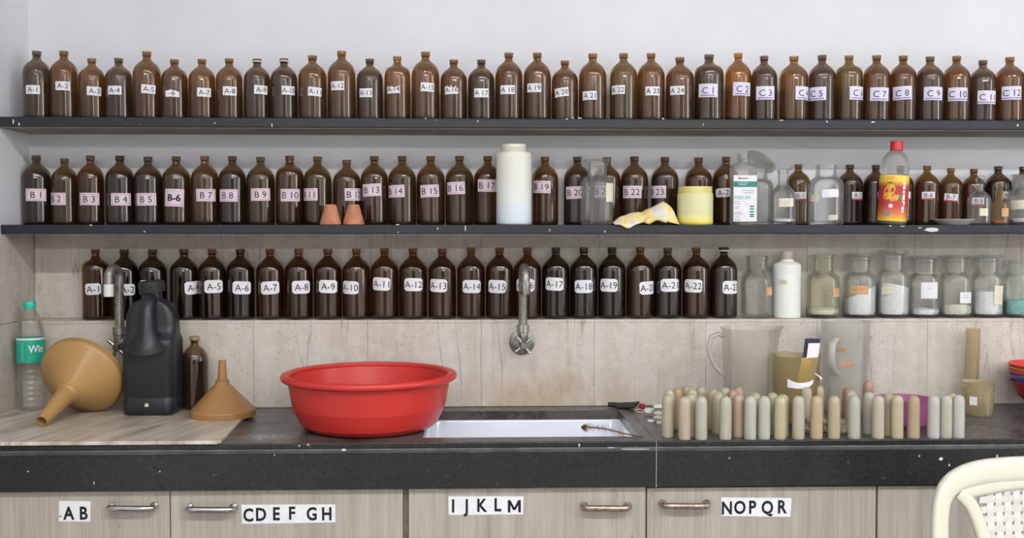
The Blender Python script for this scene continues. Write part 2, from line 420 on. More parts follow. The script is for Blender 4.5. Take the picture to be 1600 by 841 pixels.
wall_back = struct(MB().box(XL-0.15, XR+0.15, 0.0, 0.15, 0, CEIL).build('wall_back', M['paint'], smooth=False))
wall_left = struct(MB().box(XL-0.15, XL, YB, 0.0, 0, CEIL).build('wall_left', M['paint'], smooth=False))
struct(MB().box(XL-0.15, XR+0.15, YB-0.15, YB, 0, CEIL).build('wall_front', plain('far_wall_paint', srgb(82,80,76), 0.7, var=0.03, vscale=3), smooth=False))
floor_m = plain('grey_floor', srgb(126,122,116), 0.35, var=0.1, vscale=4)
struct(MB().box(XL-0.15, XR+0.15, YB-0.15, 0.15, -0.1, 0).build('floor', floor_m, smooth=False))
struct(MB().box(XL-0.15, XR+0.15, YB-0.15, 0.15, CEIL, CEIL+0.1).build('ceiling', M['paint'], smooth=False))
# right wall with a tall window
W0, W1, WZ0, WZ1 = -2.15, -1.45, 0.9, 2.4
wr = MB()
wr.box(XR, XR+0.15, YB, W0, 0, CEIL); wr.box(XR, XR+0.15, W1, 0, 0, CEIL)
wr.box(XR, XR+0.15, W0, W1, 0, WZ0); wr.box(XR, XR+0.15, W0, W1, WZ1, CEIL)
struct(wr.build('wall_right', M['paint'], smooth=False))
wf = MB()
for (a0, a1, b0, b1) in ((W0, W0+0.05, WZ0, WZ1), (W1-0.05, W1, WZ0, WZ1), (W0, W1, WZ0, WZ0+0.05), (W0, W1, WZ1-0.05, WZ1), ((W0+W1)/2-0.02, (W0+W1)/2+0.02, WZ0, WZ1)):
    wf.box(XR+0.05, XR+0.10, a0, a1, b0, b1)
struct(wf.build('window_1', M['white_plastic'], smooth=False))

# thicker lower part of the back wall and its stone ledge
ledge = struct(MB().box(XL, XR, LEDGE_Y+TILE_T, 0.0, 0, Z_LEDGE-TILE_T).build('trim_1', M['grout'], smooth=False))
JX = at_y(752, 560, LEDGE_Y).x; TW = 0.2995
def tile(parent, x0, x1, y0, y1, z0, z1):
    return MB().box(x0, x1, y0, y1, z0, z1).build('tile', M['tile'], parent, smooth=False, bevel=0.0003, bseg=1)
k0 = math.floor((XL - JX)/TW); k1 = math.ceil((2.2 - JX)/TW)
GAP = 0.00035
for k in range(k0, k1):
    a = max(XL+TILE_T, JX+k*TW+GAP); b = JX+(k+1)*TW-GAP
    if b - a < 0.02: continue
    tile(ledge, a, b, LEDGE_Y, LEDGE_Y+TILE_T, ZCT+0.001, Z_LEDGE-TILE_T)           # lower face
    tile(ledge, a, b, LEDGE_Y-0.001, -TILE_T, Z_LEDGE-TILE_T+0.0003, Z_LEDGE)        # top of the ledge
    tile(wall_back, a, b, -TILE_T, 0.0, Z_LEDGE+0.0005, Z_S2B)                        # between ledge and shelf
for k in range(5):
    y1 = -0.0 - 0.2995*k - GAP; y0 = y1 - 0.2995 + 2*GAP
    for z0, z1 in ((0.3, ZCT-0.001), (ZCT+0.001, Z_LEDGE-0.001), (Z_LEDGE+0.0005, Z_S2B-0.002)):
        tile(wall_left, XL, XL+TILE_T, y0, y1, z0, z1)

# the two black stone shelves
M['cement'] = plain('cement_underside', srgb(150,146,134), 0.9, var=0.12, vscale=12)
def shelf(z0, z1, label):
    o = MB().box(XL+0.0005, 2.0, -SHELF_D, 0.0, z0, z1).build('wall_shelf', M['shelf'], smooth=False, bevel=0.0025)
    tag(o, label, 'shelf')
    MB().box(XL+0.0015, 2.0, -SHELF_D+0.003, -0.001, z0-0.0012, z0-0.0002).build('underside', M['cement'], o, smooth=False)
    return o
shelf1 = shelf(Z_S1B, Z_S1, 'upper black stone shelf carrying the top row of brown bottles')
shelf2 = shelf(Z_S2B, Z_S2, 'lower black stone shelf with a mixed row of bottles and jars')
M['plaster'] = plain('white_plaster_splash', srgb(214,212,206), 0.9, var=0.05)
def splash(parent, px, py, wpx, hpx, yplane, seed):
    rnd = random.Random(seed); c = at_y(px, py, yplane); s = mpp(c); vs = []
    n = 11
    for k in range(n):
        a = 2*math.pi*k/n; r = rnd.uniform(0.55, 1.0)
        vs.append((c.x+math.cos(a)*wpx*s/2*r, yplane-0.0012, c.z+math.sin(a)*hpx*s/2*r))
    back = [(x, yplane+0.0005, z) for x, y, z in vs]
    fs = [tuple(range(n))] + [(k, n+k, n+(k+1) % n, (k+1) % n) for k in range(n)]
    MB().add(vs+back, fs).build('plaster_chip', M['plaster'], parent, smooth=False)
for i, (px, py, w, h) in enumerate([(1455,359,25,9),(1437,356,7,2.4),(1410,353.5,8,2),(1391,353,6,2),(684,357,3,5),(727,357,2,10),(621,351,7,2.5),(622,363,3,3),(142,352,5,3),(226,362,3,4),(859,360,2,5),(945,362,3,4)]):
    splash(shelf2, px, py, w, h, -SHELF_D, i)
for i, (px, py, w, h) in enumerate([(906,184.5,9,2.5),(895,184.5,5,2),(886,186,4,3),(425,196,2,9),(1220,188,10,2),(1292,190,5,4),(1364,191,7,3),(1099,195,2,5),(1036,185.5,4,3),(665,185,3,3),(1590,196,4,5),(30,194,3,6),(21,190,3,9)]):
    splash(shelf1, px, py, w, h, -SHELF_D, 40+i)

# ------------------------------------------------------------------ worktop with sink opening
YF = at_z(800, 690.5, ZCT).y           # front edge
CT = 0.022
worktop = thing('worktop', 'black granite worktop with a deep front edge running below the tiled wall', 'worktop', (0, 0, 0))
oB = at_z(967, 641.5, ZCT); oFr = at_z(800, 683.3, ZCT); oL = at_z(661, 683, ZCT)
OX0, OX1, OY0, OY1 = oL.x, oB.x, oFr.y, oB.y
SEAM = at_y(1025, 700, YF).x
def slab_with_hole():
    m = MB()
    xs = [XL+TILE_T, OX0, OX1, SEAM-0.0006]; ys = [YF, OY0, OY1, LEDGE_Y]
    vs = [(x, y, z) for z in (ZCT-CT, ZCT) for y in ys for x in xs]
    I = lambda i, j, k: k*16 + j*4 + i
    fs = []
    for j in range(3):
        for i in range(3):
            if (i, j) == (1, 1): continue
            fs.append((I(i,j,1), I(i+1,j,1), I(i+1,j+1,1), I(i,j+1,1)))
            fs.append((I(i,j,0), I(i,j+1,0), I(i+1,j+1,0), I(i+1,j,0)))
    for i in range(3):
        fs.append((I(i,0,0), I(i+1,0,0), I(i+1,0,1), I(i,0,1))); fs.append((I(i,3,0), I(i,3,1), I(i+1,3,1), I(i+1,3,0)))
        fs.append((I(0,i,0), I(0,i,1), I(0,i+1,1), I(0,i+1,0))); fs.append((I(3,i,0), I(3,i+1,0), I(3,i+1,1), I(3,i,1)))
    fs += [(I(1,1,0), I(1,1,1), I(2,1,1), I(2,1,0)), (I(1,2,0), I(2,2,0), I(2,2,1), I(1,2,1)),
           (I(1,1,0), I(1,2,0), I(1,2,1), I(1,1,1)), (I(2,1,0), I(2,1,1), I(2,2,1), I(2,2,0))]
    return m.add(vs, fs)
slab_with_hole().build('stone_top', M['granite_top'], worktop, smooth=False)
MB().box(SEAM+0.0006, 2.2, YF, LEDGE_Y, ZCT-CT, ZCT).build('stone_top', M['granite_top'], worktop, smooth=False)
z_n1 = at_y(800, 699.5, YF).z; z_n2 = at_y(800, 707, YF).z; z_f = ZC - 0.5618
seam_fill = plain('pale_joint_filler', srgb(176,174,170), 0.8)
dusty_edge = mat_granite('dusty_edge_granite', srgb(44,45,46), srgb(120,118,114), 0.5, 0.45); dusty_groove = mat_granite('dusty_groove', srgb(90,88,86), srgb(180,176,170), 0.9, 0.6)
for x0, x1 in ((XL+TILE_T, SEAM-0.0006), (SEAM+0.0006, 2.2)):
    MB().box(x0, x1, YF-0.004, YF-0.0002, z_n1, ZCT-0.0002).build('front_edge_strip', M['granite'], worktop, smooth=False, bevel=0.0018)
    MB().box(x0, x1, YF-0.0065, YF-0.0002, z_n2, z_n1-0.0012).build('front_edge_strip', dusty_edge, worktop, smooth=False, bevel=0.002)
    MB().box(x0, x1, YF-0.0058, YF-0.0002, z_n1-0.0011, z_n1-0.0001).build('joint_line', dusty_groove, worktop, smooth=False)
    MB().box(x0, x1, YF-0.004, YF+0.014, z_f, z_n2-0.0002).build('fascia', M['granite'], worktop, smooth=False, bevel=0.0012)
MB().box(SEAM-0.0006, SEAM+0.0006, YF-0.0055, YF+0.012, z_f, ZCT).build('joint_filler', seam_fill, worktop, smooth=False)
for i, (px, py, w, h) in enumerate([(537,703,10,4),(409,708.5,5,2.5),(429,711,3,3),(905,696,3,8),(990,702,60,1.6),(955,699.6,16,1.5),(1470,717,9,6),(1483,727,4,5),(1558,713,3,6),(147,755,2,6),(44,737,3,3),(250,737,3,3)]):
    splash(worktop, px, py, w, h, YF-0.006 if py < 707 else YF-0.004, 80+i)

# ------------------------------------------------------------------ sink
M['ceramic'] = plain('white_sink_ceramic', srgb(224,230,242), 0.12, var=0.02, vscale=6)
def rrect(x0, x1, y0, y1, r, n=5):
    pts = []
    for cx, cy, a0 in ((x1-r, y1-r, 0), (x0+r, y1-r, 90), (x0+r, y0+r, 180), (x1-r, y0+r, 270)):
        for k in range(n+1):
            a = math.radians(a0 + 90*k/n); pts.append((cx+r*math.cos(a), cy+r*math.sin(a)))
    return pts
def loft(loops, close_first=False, close_last=False):
    n = len(loops[0]); vs = [p for L in loops for p in L]; fs = []
    for i in range(len(loops)-1):
        for k in range(n):
            k2 = (k+1) % n; fs.append((i*n+k, i*n+k2, (i+1)*n+k2, (i+1)*n+k))
    if close_first: fs.append(tuple(reversed(range(n))))
    if close_last: fs.append(tuple(range((len(loops)-1)*n, len(loops)*n)))
    return MB().add(vs, fs)
sink = thing('sink', 'white ceramic sink basin set under the opening of the black worktop', 'sink', (0,0,0))
def lp(d, z, r): return [(x, y, z) for x, y in rrect(OX0-0.004+d, OX1+0.004-d, OY0-0.004+d, OY1+0.004-d, r)]
zt = ZCT-CT-0.0005
loops = [lp(-0.012, zt-0.19, 0.03), lp(-0.012, zt-0.004, 0.03), lp(-0.012, zt, 0.03), lp(0.0, zt, 0.03), lp(0.004, zt-0.006, 0.03), lp(0.012, zt-0.15, 0.035), lp(0.035, zt-0.175, 0.05), lp(0.09, zt-0.18, 0.05)]
loft(loops, True, True).build('basin', M['ceramic'], sink)
MB().lathe([(0,0.004),(0.02,0.004),(0.03,0.002),(0.032,0)], 20, c=((OX0+OX1)/2, (OY0+OY1)/2, zt-0.18)).build('drain', M['chrome'], sink)

# ------------------------------------------------------------------ cabinets under the worktop
YD = YF + 0.012                        # door faces
DT = 0.018
doorz1 = z_f - 0.0025
def px_x(px, py=800, y=None): return at_y(px, py, YD if y is None else y).x
text_cache = {}
def text_mesh(s, bold=0.0, shear=0.0):
    """letters as flat polygons, centred, cap height 1"""
    key = (s, bold, shear)
    if key in text_cache: return text_cache[key]
    cu = bpy.data.curves.new('lettering', 'FONT'); cu.body = s; cu.resolution_u = 3; cu.offset = bold; cu.shear = shear
    o = bpy.data.objects.new('lettering', cu); COL.objects.link(o)
    dg = bpy.context.evaluated_depsgraph_get(); dg.update()
    me = bpy.data.meshes.new_from_object(o.evaluated_get(dg))
    vs = [(v.co.x, v.co.y) for v in me.vertices]; fs = [tuple(p.vertices) for p in me.polygons]
    bpy.data.objects.remove(o); bpy.data.curves.remove(cu); bpy.data.meshes.remove(me)
    xs = [v[0] for v in vs]; cx = (min(xs)+max(xs))/2; cap = 0.69
    vs = [((x-cx)/cap, y/cap-0.5) for x, y in vs]
    text_cache[key] = (vs, fs, (max(xs)-min(xs))/cap); return text_cache[key]
def handle(parent, px0, px1, py, mat):
    a = at_y(px0, py, YD-0.022); b = at_y(px1, py, YD-0.022); r = 0.0066; pts = []
    pts.append((a.x+0.004, YD, a.z)); pts.append((a.x+0.004, YD-0.012, a.z))
    for t in (20, 50, 80): pts.append((a.x+0.004+0.010*(1-math.cos(math.radians(t))), YD-0.012-0.010*math.sin(math.radians(t)), a.z))
    pts.append((a.x+0.03, YD-0.022, a.z)); pts.append((b.x-0.03, YD-0.022, b.z))
    for t in (80, 50, 20): pts.append((b.x-0.004-0.010*(1-math.cos(math.radians(t))), YD-0.012-0.010*math.sin(math.radians(t)), b.z))
    pts.append((b.x-0.004, YD-0.012, b.z)); pts.append((b.x-0.004, YD, b.z))
    h = MB().tube(pts, r, 12).build('handle', mat, parent)
    for q in (pts[0], pts[-1]):
        MB().tube([(q[0], YD, q[2]), (q[0], YD-0.003, q[2])], 0.0095, 16).build('handle_plate', mat, h, auto=0.5)
    return h
def paper_strip(parent, corners, letters, caps, bold=0.03):
    """flat paper with separate bold capitals; corners and letter centres are seen positions on the door plane"""
    y = YD-0.0006; P4 = [at_y(px, py, y) for px, py in corners]
    vs = [(p.x, y, p.z) for p in P4] + [(p.x, y+0.0004, p.z) for p in P4]
    st = MB().add(vs, [(0,1,2,3),(7,6,5,4),(0,4,5,1),(1,5,6,2),(2,6,7,3),(3,7,4,0)]).build('paper_label', M['paper'], parent, smooth=False)
    for ch, px, py in letters:
        if ch == 'M':
            c = at_y(px, py, y); h = caps*mpp(c); k = 0.22; e = 0.55
            tv = [(-e,-.5),(-e+k,-.5),(-e+k,.5),(-e,.5),(e-k,-.5),(e,-.5),(e,.5),(e-k,.5),(-e+k,.5),(-e,.5),(-0.11,-.30),(0.11,-.30),(e,.5),(e-k,.5)]
            tf = [(0,1,2,3),(4,5,6,7),(9,10,11,8),(10,11,12,13)]
            MB().add([(c.x+x*h*0.95, y-0.0004-0.00002*(i > 7), c.z+z*h) for i, (x, z) in enumerate(tv)], tf).build('letter', M['ink'], st, smooth=False)
            continue
        tv, tf, w = text_mesh(ch, bold if ch != '-' else 0); c = at_y(px, py, y); h = caps*mpp(c)*(1 if ch != '-' else 0.6)
        MB().add([(c.x+x*h*0.82, y-0.0004, c.z+z*h) for x, z in tv], tf).build('letter', M['ink'], st, smooth=False)
def cabinet(label, doors, gap_px=None):
    x0 = px_x(doors[0][0]); x1 = px_x(doors[-1][1])
    cab = thing('cabinet', label, 'cabinet', (0,0,0))
    MB().box(x0+0.001, x1-0.001, YD+DT+0.002, LEDGE_Y-0.002, 0.09, 0.108).build('bottom_board', M['laminate'], cab, smooth=False)
    for xa in (x0+0.001, x1-0.019): MB().box(xa, xa+0.018, YD+DT+0.002, LEDGE_Y-0.002, 0.0, ZCT-CT-0.001).build('side_board', M['laminate'], cab, smooth=False)
    MB().box(x0+0.020, x1-0.020, YD+DT+0.002, YD+DT+0.006, 0.60, ZCT-CT-0.001).build('front_rail', M['dark_gap'], cab, smooth=False)
    for a, b, hx, hmat, strip, letters in doors:
        xa, xb = px_x(a), px_x(b)
        top = doorz1 if a < 1009 else at_y(1200, 761.5, YD).z
        d = MB().box(xa, xb, YD, YD+DT, 0.09, min(top, z_f-0.001)).build('door', M['laminate'], cab, smooth=False, bevel=0.0008, bseg=1)
        if hx: handle(d, hx[0], hx[1], hx[2], hmat)
        if strip: paper_strip(d, strip, letters, 19.5)
    MB().box(x0, x1, YD+DT+0.03, YD+DT+0.04, 0.0, 0.088).build('plinth', M['dark_gap'], cab, smooth=False)
    return cab
cabinet('grey oak two-door base cabinet lettered AB and CDEFGH', [
    (-100, 265.0, (165,240,795), M['chrome'], [(92,815),(141,815.5),(141.5,783.5),(92.5,783)], [('-',94.5,805),('A',107.5,802),('B',131,802)]),
    (266.6, 629.5, (289,365,797), M['chrome'], [(378,819),(524,816.5),(524,788.5),(377,789)], [('C',388,805),('D',408,804),('E',432,803),('F',456.5,802),('G',487,803),('H',510.6,803)])])
cabinet('grey oak two-door base cabinet lettered IJKLM and NOPQR', [
    (638.5, 1008.8, (911,986,794.5), M['rusty'], [(701,805),(817.5,804),(818,776),(700.5,776)], [('I',708,790.7),('J',727.7,790.5),('K',753.6,789.8),('L',778,789),('M',803.6,791.3)]),
    (1011.0, 1368.5, (1035,1110,791), M['rusty'], [(1127,806.5),(1235,808),(1237,778.5),(1127,777.5)], [('N',1135.7,794),('O',1156,793),('P',1176,792.6),('Q',1199,793),('R',1222.6,792)])])
cabinet('plain grey oak base cabinet door behind the white plastic chair', [(1371.5, 1745, None, None, None, None)])
gx0, gx1 = px_x(629.5), px_x(638.5)
fil = MB().box(gx0+0.0012, gx1-0.0012, YD+0.004, YD+0.05, 0.09, z_f-0.001).build('filler_strip', plain('brown_filler_wood', srgb(112,102,88), 0.7, var=0.15), smooth=False)
tag(fil, 'narrow brown filler strip between the CDEFGH door and the IJKLM door', 'strip')
# ------------------------------------------------------------------ brown reagent bottles
SLOPE = [(0.0,3.0),(0.55,2.2),(0.80,0.0),(0.92,0.6),(0.985,2.4),(1.0,5.0),(1.0,7.0),(1.0,70.0),(1.0,72.8),(0.993,75.6),(0.965,79.2),(0.905,83.2),(0.80,87.0),(0.66,90.3),(0.515,93.0),(0.395,95.1),(0.32,97.0),(0.29,99.0),(0.285,102.8),(0.335,103.4),(0.345,104.4),(0.335,105.6),(0.315,106.2),(0.315,107.0),(0.335,107.6),(0.335,109.4),(0.32,110.0)]
ROUND = [(0.0,3.0),(0.55,2.2),(0.80,0.0),(0.92,0.6),(0.985,2.4),(1.0,5.0),(1.0,7.0),(1.0,74.0),(1.0,76.5),(0.99,80.0),(0.955,84.0),(0.88,87.5),(0.75,90.2),(0.58,92.2),(0.43,94.0),(0.345,96.5),(0.31,99.5),(0.29,101.5),(0.29,102.8),(0.335,103.4),(0.345,104.4),(0.335,105.6),(0.315,106.2),(0.315,107.0),(0.335,107.6),(0.335,109.4),(0.32,110.0)]
def hollow(prof, wall=0.06, floor=5.0):
    inner = []
    for r, z in reversed(prof):
        if z < floor+1.5: continue
        inner.append((max(r-wall*(1.25 if r < 0.5 else 1), 0.03), z))
    inner = [(inner[0][0]+0.01, inner[0][1])] + inner
    inner += [(0.90, floor+0.6), (0.75, floor), (0.0, floor+2.0)]
    return prof + inner
bottle_me = {}
for nm, pr in (('slope', SLOPE), ('round', ROUND)):
    me = MB().lathe(hollow(pr), 40).mesh('bottle_body')           # radius 1, height 110: scaled per bottle
    me.materials.append(M['amber']); bottle_me[nm] = me
LABEL_MATS = {}
def wrap(m, r, phi0, zc, pts, faces, rot=0.0, lift=0.0):
    """lay flat (u, v) metres on a cylinder of radius r, centred at angle phi0 (0 = -y)"""
    c, s = math.cos(rot), math.sin(rot); vs = []
    for u, v in pts:
        uu, vv = u*c-v*s, u*s+v*c; a = phi0+uu/r
        vs.append(((r+lift)*math.sin(a), -(r+lift)*math.cos(a), zc+vv))
    m.add(vs, faces)
def label_patch(w, h, style, rnd):
    n = 12; cols = []
    for i in range(n+1):
        u = -w/2+w*i/n; lo, hi = -h/2, h/2; e = min(i, n-i)/n*w
        if style == 'cut':
            k = max(0, 0.17*h-e)*0.9; lo += k; hi -= k
        elif style == 'torn': hi -= abs(rnd.uniform(0, 0.34))*h*(1 if 0 < i < n else 1.2)
        elif style == 'torn2': hi -= (0.06+0.5*abs(i/n-0.42)**1.0+rnd.uniform(0,0.08))*h; lo += rnd.uniform(0,0.10)*h
        cols.append((u, lo, hi))
    pts = []; fs = []
    for u, lo, hi in cols: pts += [(u, lo), (u, hi)]
    for i in range(n): fs.append((2*i, 2*i+2, 2*i+3, 2*i+1))
    return pts, fs
def add_label(root, r, phi, zc, w, h, mat, text, cap, rot=0.0, style='', ink=None, border=None, under=None, tdx=0.0, rnd=random, band=None, bold=0.0, tdy=0.0):
    pts, fs = label_patch(w, h, style, rnd)
    m = MB(); wrap(m, r, phi, zc, pts, fs, rot, 0.0005)
    lab = m.build('label', mat, root)
    if text:
        tv, tf, tw = text_mesh(text, bold)
        cp = cap; sx = min(1.0, (w*0.93)/(tw*cp)) if tdx == 0 else 1.0
        m = MB(); wrap(m, r, phi, zc, [(x*cp*sx+tdx, y*cp+tdy) for x, y in tv], tf, rot, 0.0009)
        m.build('lettering', ink or M['ink'], lab, smooth=False)
    def lines(rects, mt, nm):
        m = MB()
        for u0, u1, v0, v1 in rects:
            n = max(1, int((u1-u0)/0.004)); P = []; Q = []
            for i in range(n+1): P += [(u0+(u1-u0)*i/n, v0), (u0+(u1-u0)*i/n, v1)]
            for i in range(n): Q.append((2*i, 2*i+2, 2*i+3, 2*i+1))
            wrap(m, r, phi, zc, P, Q, rot, 0.0008)
        m.build(nm, mt, lab, smooth=False)
    if border:
        a, b, t = w/2*0.86, h/2*0.80, 0.0007
        lines([(-a,a,b-t,b),(-a,a,-b,-b+t),(-a,-a+t,-b,b),(a-t,a,-b,b)], border, 'printed_border')
    if under:
        tw = text_mesh(text)[2]*cap
        lines([(-tw*0.62, tw*0.62, -cap*0.86, -cap*0.74)], under, 'underline')
    if band:
        lines([(-w/2, w/2, -h/2, -h/2+h*0.2)], band, 'printed_band')
    return lab
TINT = {'d': (0.32,0.215,0.14), 'g': (0.35,0.27,0.20), 'b': (0.56,0.33,0.12), 'w': (0.62,0.385,0.15), 'a': (0.80,0.45,0.10), 'k': (0.22,0.165,0.12), 'o': (0.50,0.37,0.14), 'r': (0.49,0.265,0.105)}
def brown_bottle(row, name_label, cx, top, w, y, zbase, hpx, tint, dust, lab=None, shape='slope', ring=None, cap=None, group=None, rmax=None, py=None, loc=None):
    p = loc or at_y(cx, py or top, y); s = mpp((p.x, y, zbase+0.05)); r = w/2*s
    if rmax: r = min(r, rmax)
    H = hpx*s
    root = thing('brown_bottle', name_label, 'bottle', (p.x, y, zbase), 0.0, group)
    b = obj('body', bottle_me[shape], None, root); b.scale = (r, r, H/110.0); b.rotation_euler = (0, 0, random.uniform(0, 6))
    v = random.uniform(0.93, 1.07)*(1.0 if row == 1 else 0.9); t = TINT[tint]; b.color = (t[0]*v, t[1]*v, t[2]*v, dust)
    if ring:
        MB().lathe([(0.33*r,0.945*H),(0.385*r,0.947*H),(0.385*r,0.966*H),(0.33*r,0.968*H)], 24).build('neck_ring', M['paper_cream'], root)
    if cap:
        MB().lathe([(0.34*r,0.955*H),(0.375*r,0.955*H),(0.375*r,1.0*H),(0.35*r,1.006*H),(0,1.006*H)], 24).build('cap', cap, root)
    if lab: place_label(root, r, lab, cx, w, p, y, zbase, s)
    return root
def place_label(root, r, L, cx, w, p, y, zbase, s):
    off = max(-0.93, min(0.93, (L['x']-cx)/(w/2)))
    phi = view_az(p.x, y) + math.asin(off)
    zc = at_y(L['x'], L['y'], y - r*math.cos(math.asin(off))).z - zbase
    add_label(root, r, phi, zc, L['w']*s, L['h']*s, L['mat'], L.get('t'), L.get('cap', 8)*s, math.radians(L.get('rot', 0)), L.get('style', ''),
              L.get('ink'), L.get('border'), L.get('under'), L.get('tdx', 0)*s, random.Random(hash(L.get('t', ''))%999 if False else int(cx)), L.get('band'), L.get('bold', 0), L.get('tdy', 0)*s)

# ---- top shelf
E1 = [(20,186),(230,183.5),(500,182.2),(900,182.6),(1000,183.5),(1150,185.2),(1250,187),(1400,189),(1550,192),(1620,193.5)]
ROW1 = [ # text, centre, top, width, label x, label y, tint, tilt, style, shape
 ('A-1',58,84,43,51,140,'g',0,'','slope'),('A-2',100.5,83,42.5,98,134,'b',0,'','slope'),('A-3',144,94,40.5,147,142,'b',-1,'','slope'),('A-4',186,93,41,179,141,'g',0,'','slope'),
 ('A-5',230,82,43.5,232,139,'b',-3,'','slope'),('-6',273,94,41,269,145,'r',0,'torn2','slope'),('A-7',316,93,41,319,144,'b',-1,'','slope'),('A-8',358.5,92,41,359,142,'b',-1,'','slope'),
 ('A-9',402,92,41,408,140,'d',-2,'','slope'),('A-10',444,91,41.5,451,141,'d',0,'','slope'),('A-11',488.5,86,44,492,143,'b',-4,'','slope'),('A-12',534,79,43.5,527,134,'b',1,'','slope'),
 ('A-13',578,91,41,571,145,'d',0,'','slope'),('A-14',621,87,40.5,614,139,'w',2,'torn','round'),('A-15',665,80,43.5,668,136,'b',-3,'','slope'),('A-16',709,92,41.5,705,140,'r',2,'torn','slope'),
 ('A 17',752,92,41.5,752,145,'d',0,'','slope'),('A 18',795,81,43,793,140,'r',0,'','slope'),('A 19',839.5,81,43.5,834,137,'r',-1,'','slope'),('A 20',882.5,93,41,877,144,'r',6,'','slope'),
 ('A 21',926,82,43.5,921,149,'b',1,'','slope'),('A 22',974,82,43,965,140,'o',0,'','slope'),('A 23',1017,82,43,1020,142,'b',0,'','slope'),('A 24',1062,89,44,1058,141,'r',0,'','slope'),
 ('C 1',1107.5,85,46,1106,141,'d',-1,'C','round'),('C 2',1153,83,43,1161,139,'a',-1,'C','slope'),('C 3',1193.5,88,42,1196.5,145,'d',0,'C','slope'),('C 4',1240,89,44,1256,146,'w',0,'C','slope'),
 ('C 5',1284,88,42,1276,146,'d',0,'C','slope'),('C 6',1326,89,42,1341,146,'o',0,'C','round'),('C 7',1369,89,42,1375,147,'r',-1,'C','slope'),('C 8',1410.5,90,41,1410,145,'r',2,'C','slope'),
 ('C 9',1452.5,92,41.5,1459,146,'d',-1,'C','slope'),('C 10',1494,92,41,1497,147,'r',-1,'C','slope'),('C 11',1535,99,40,1543,152,'d',-1,'C','slope'),('C 12',1577,95,42,1581,145,'r',0,'C','slope'),
 (None,1619,93,42,0,0,'r',0,'','slope')]
Y1 = -0.100
xs1 = [at_y(q[1], 140, Y1).x for q in ROW1]
for i, (t, cx, top, w, lx, ly, tint, rot, st, shape) in enumerate(ROW1):
    near = min([abs(xs1[i]-xs1[j]) for j in (i-1, i+1) if 0 <= j < len(ROW1)])
    edge = lerp_tab(E1, cx); hp = edge + 5.5 - top
    if st == 'C': L = dict(x=lx, y=ly, w=30, h=20.5, mat=M['paper_lilac'], t=t, cap=9.6, rot=rot, under=M['ink_blue'])
    elif t: L = dict(x=lx, y=ly, w=23 if '-' not in t else 21.5, h=13.5, mat=M['paper'], t=t, cap=7.6, rot=rot, style=st)
    else: L = None
    nm = {'-6': 'A-6'}.get(t, t)
    lbl = f'brown glass bottle labelled {nm.replace(" ", "")} on the top shelf' if nm else 'brown glass bottle cut by the frame at the right end of the top shelf'
    if nm == 'A-6': lbl = 'brown glass bottle with torn A-6 label on the top shelf'
    if nm in ('A-14', 'A-16'): lbl = f'brown glass bottle with ragged {nm} label on the top shelf'
    brown_bottle(1, lbl, cx, top, w, Y1, Z_S1, hp, tint, 0.85, L, shape, ring=t in ('A-9', 'A-10'), group='brown bottles on the top shelf', rmax=near*0.497, py=140)

# ---- middle shelf
E2 = [(30,354),(140,352.3),(300,350.8),(500,349.8),(800,349.6),(1000,350),(1200,351),(1400,352),(1600,353.5)]
ROW2 = [
 ('B 1',57.5,245,43,56,304.5,'g',0,'slope'),('B 2',101.5,249,40,88,311,'o',0,'slope'),('B 3',142,244,43,139,311,'r',0,'slope'),('B 4',188,244,43,189,311.5,'d',0,'slope'),
 ('B 5',232,245,43,228,311.5,'g',1,'slope'),('B-6',276,244,43,272,309,'o',-2,'slope'),('B 7',320.5,243,43,322,305,'w',0,'slope'),('B 8',363.5,243,43,355.5,305.5,'d',0,'slope'),
 ('B 9',407.5,244,43,407,304,'o',1,'slope'),('B 10',453,242,43.5,453.5,305,'r',0,'round'),('B 11',496.5,243,43,482,304,'o',0,'slope'),('B 12',542,248,43.5,554,304,'r',1,'slope'),
 ('B 13',585,242,43,580,297,'b',3,'slope'),('B 14',628.5,242,43,617,299,'o',2,'slope'),('B 15',673,242,43.5,671,298.5,'b',3,'slope'),('B 16',718,242,43.5,711,294,'o',2,'slope'),
 ('B 17',762,242,43,761,290,'r',-1,'slope'),('B 19',851.5,243,42,845,292,'b',-2,'slope'),('B 20',902,243,43,898,301,'d',2,'slope'),('B 21',948,244,43,940,299,'b',0,'slope'),
 ('B 22',991,243,43,987,300,'r',0,'slope'),('B 23',1038.5,244,43,1026,300,'d',0,'slope'),(None,1091,245,42.5,0,0,'r',0,'slope'),('A-2',1134,244,42,1130,301,'r',3,'slope'),
 ('B-1',1247,256,39,1250,306.5,'o',0,'slope'),('B-3',1327.5,257,39.5,1340,306.5,'d',0,'slope'),('B-4',1368,258,38.5,1380,306,'d',0,'slope'),('B-5',1407,259,38.5,1413,306,'d',0,'slope'),
 ('B-6',1448,259.5,39.5,1451,306,'w',0,'slope'),('B-7',1485,263.5,37,1486,309,'w',-6,'slope'),('B-8',1521,265,36,1529,315,'r',0,'slope'),('B-9',1559,261,40,1574,306,'k',0,'slope'),
 (None,1598,262,38,0,0,'k',0,'slope')]
Y2 = -0.042
xs2 = [at_y(q[1], 300, Y2).x for q in ROW2]
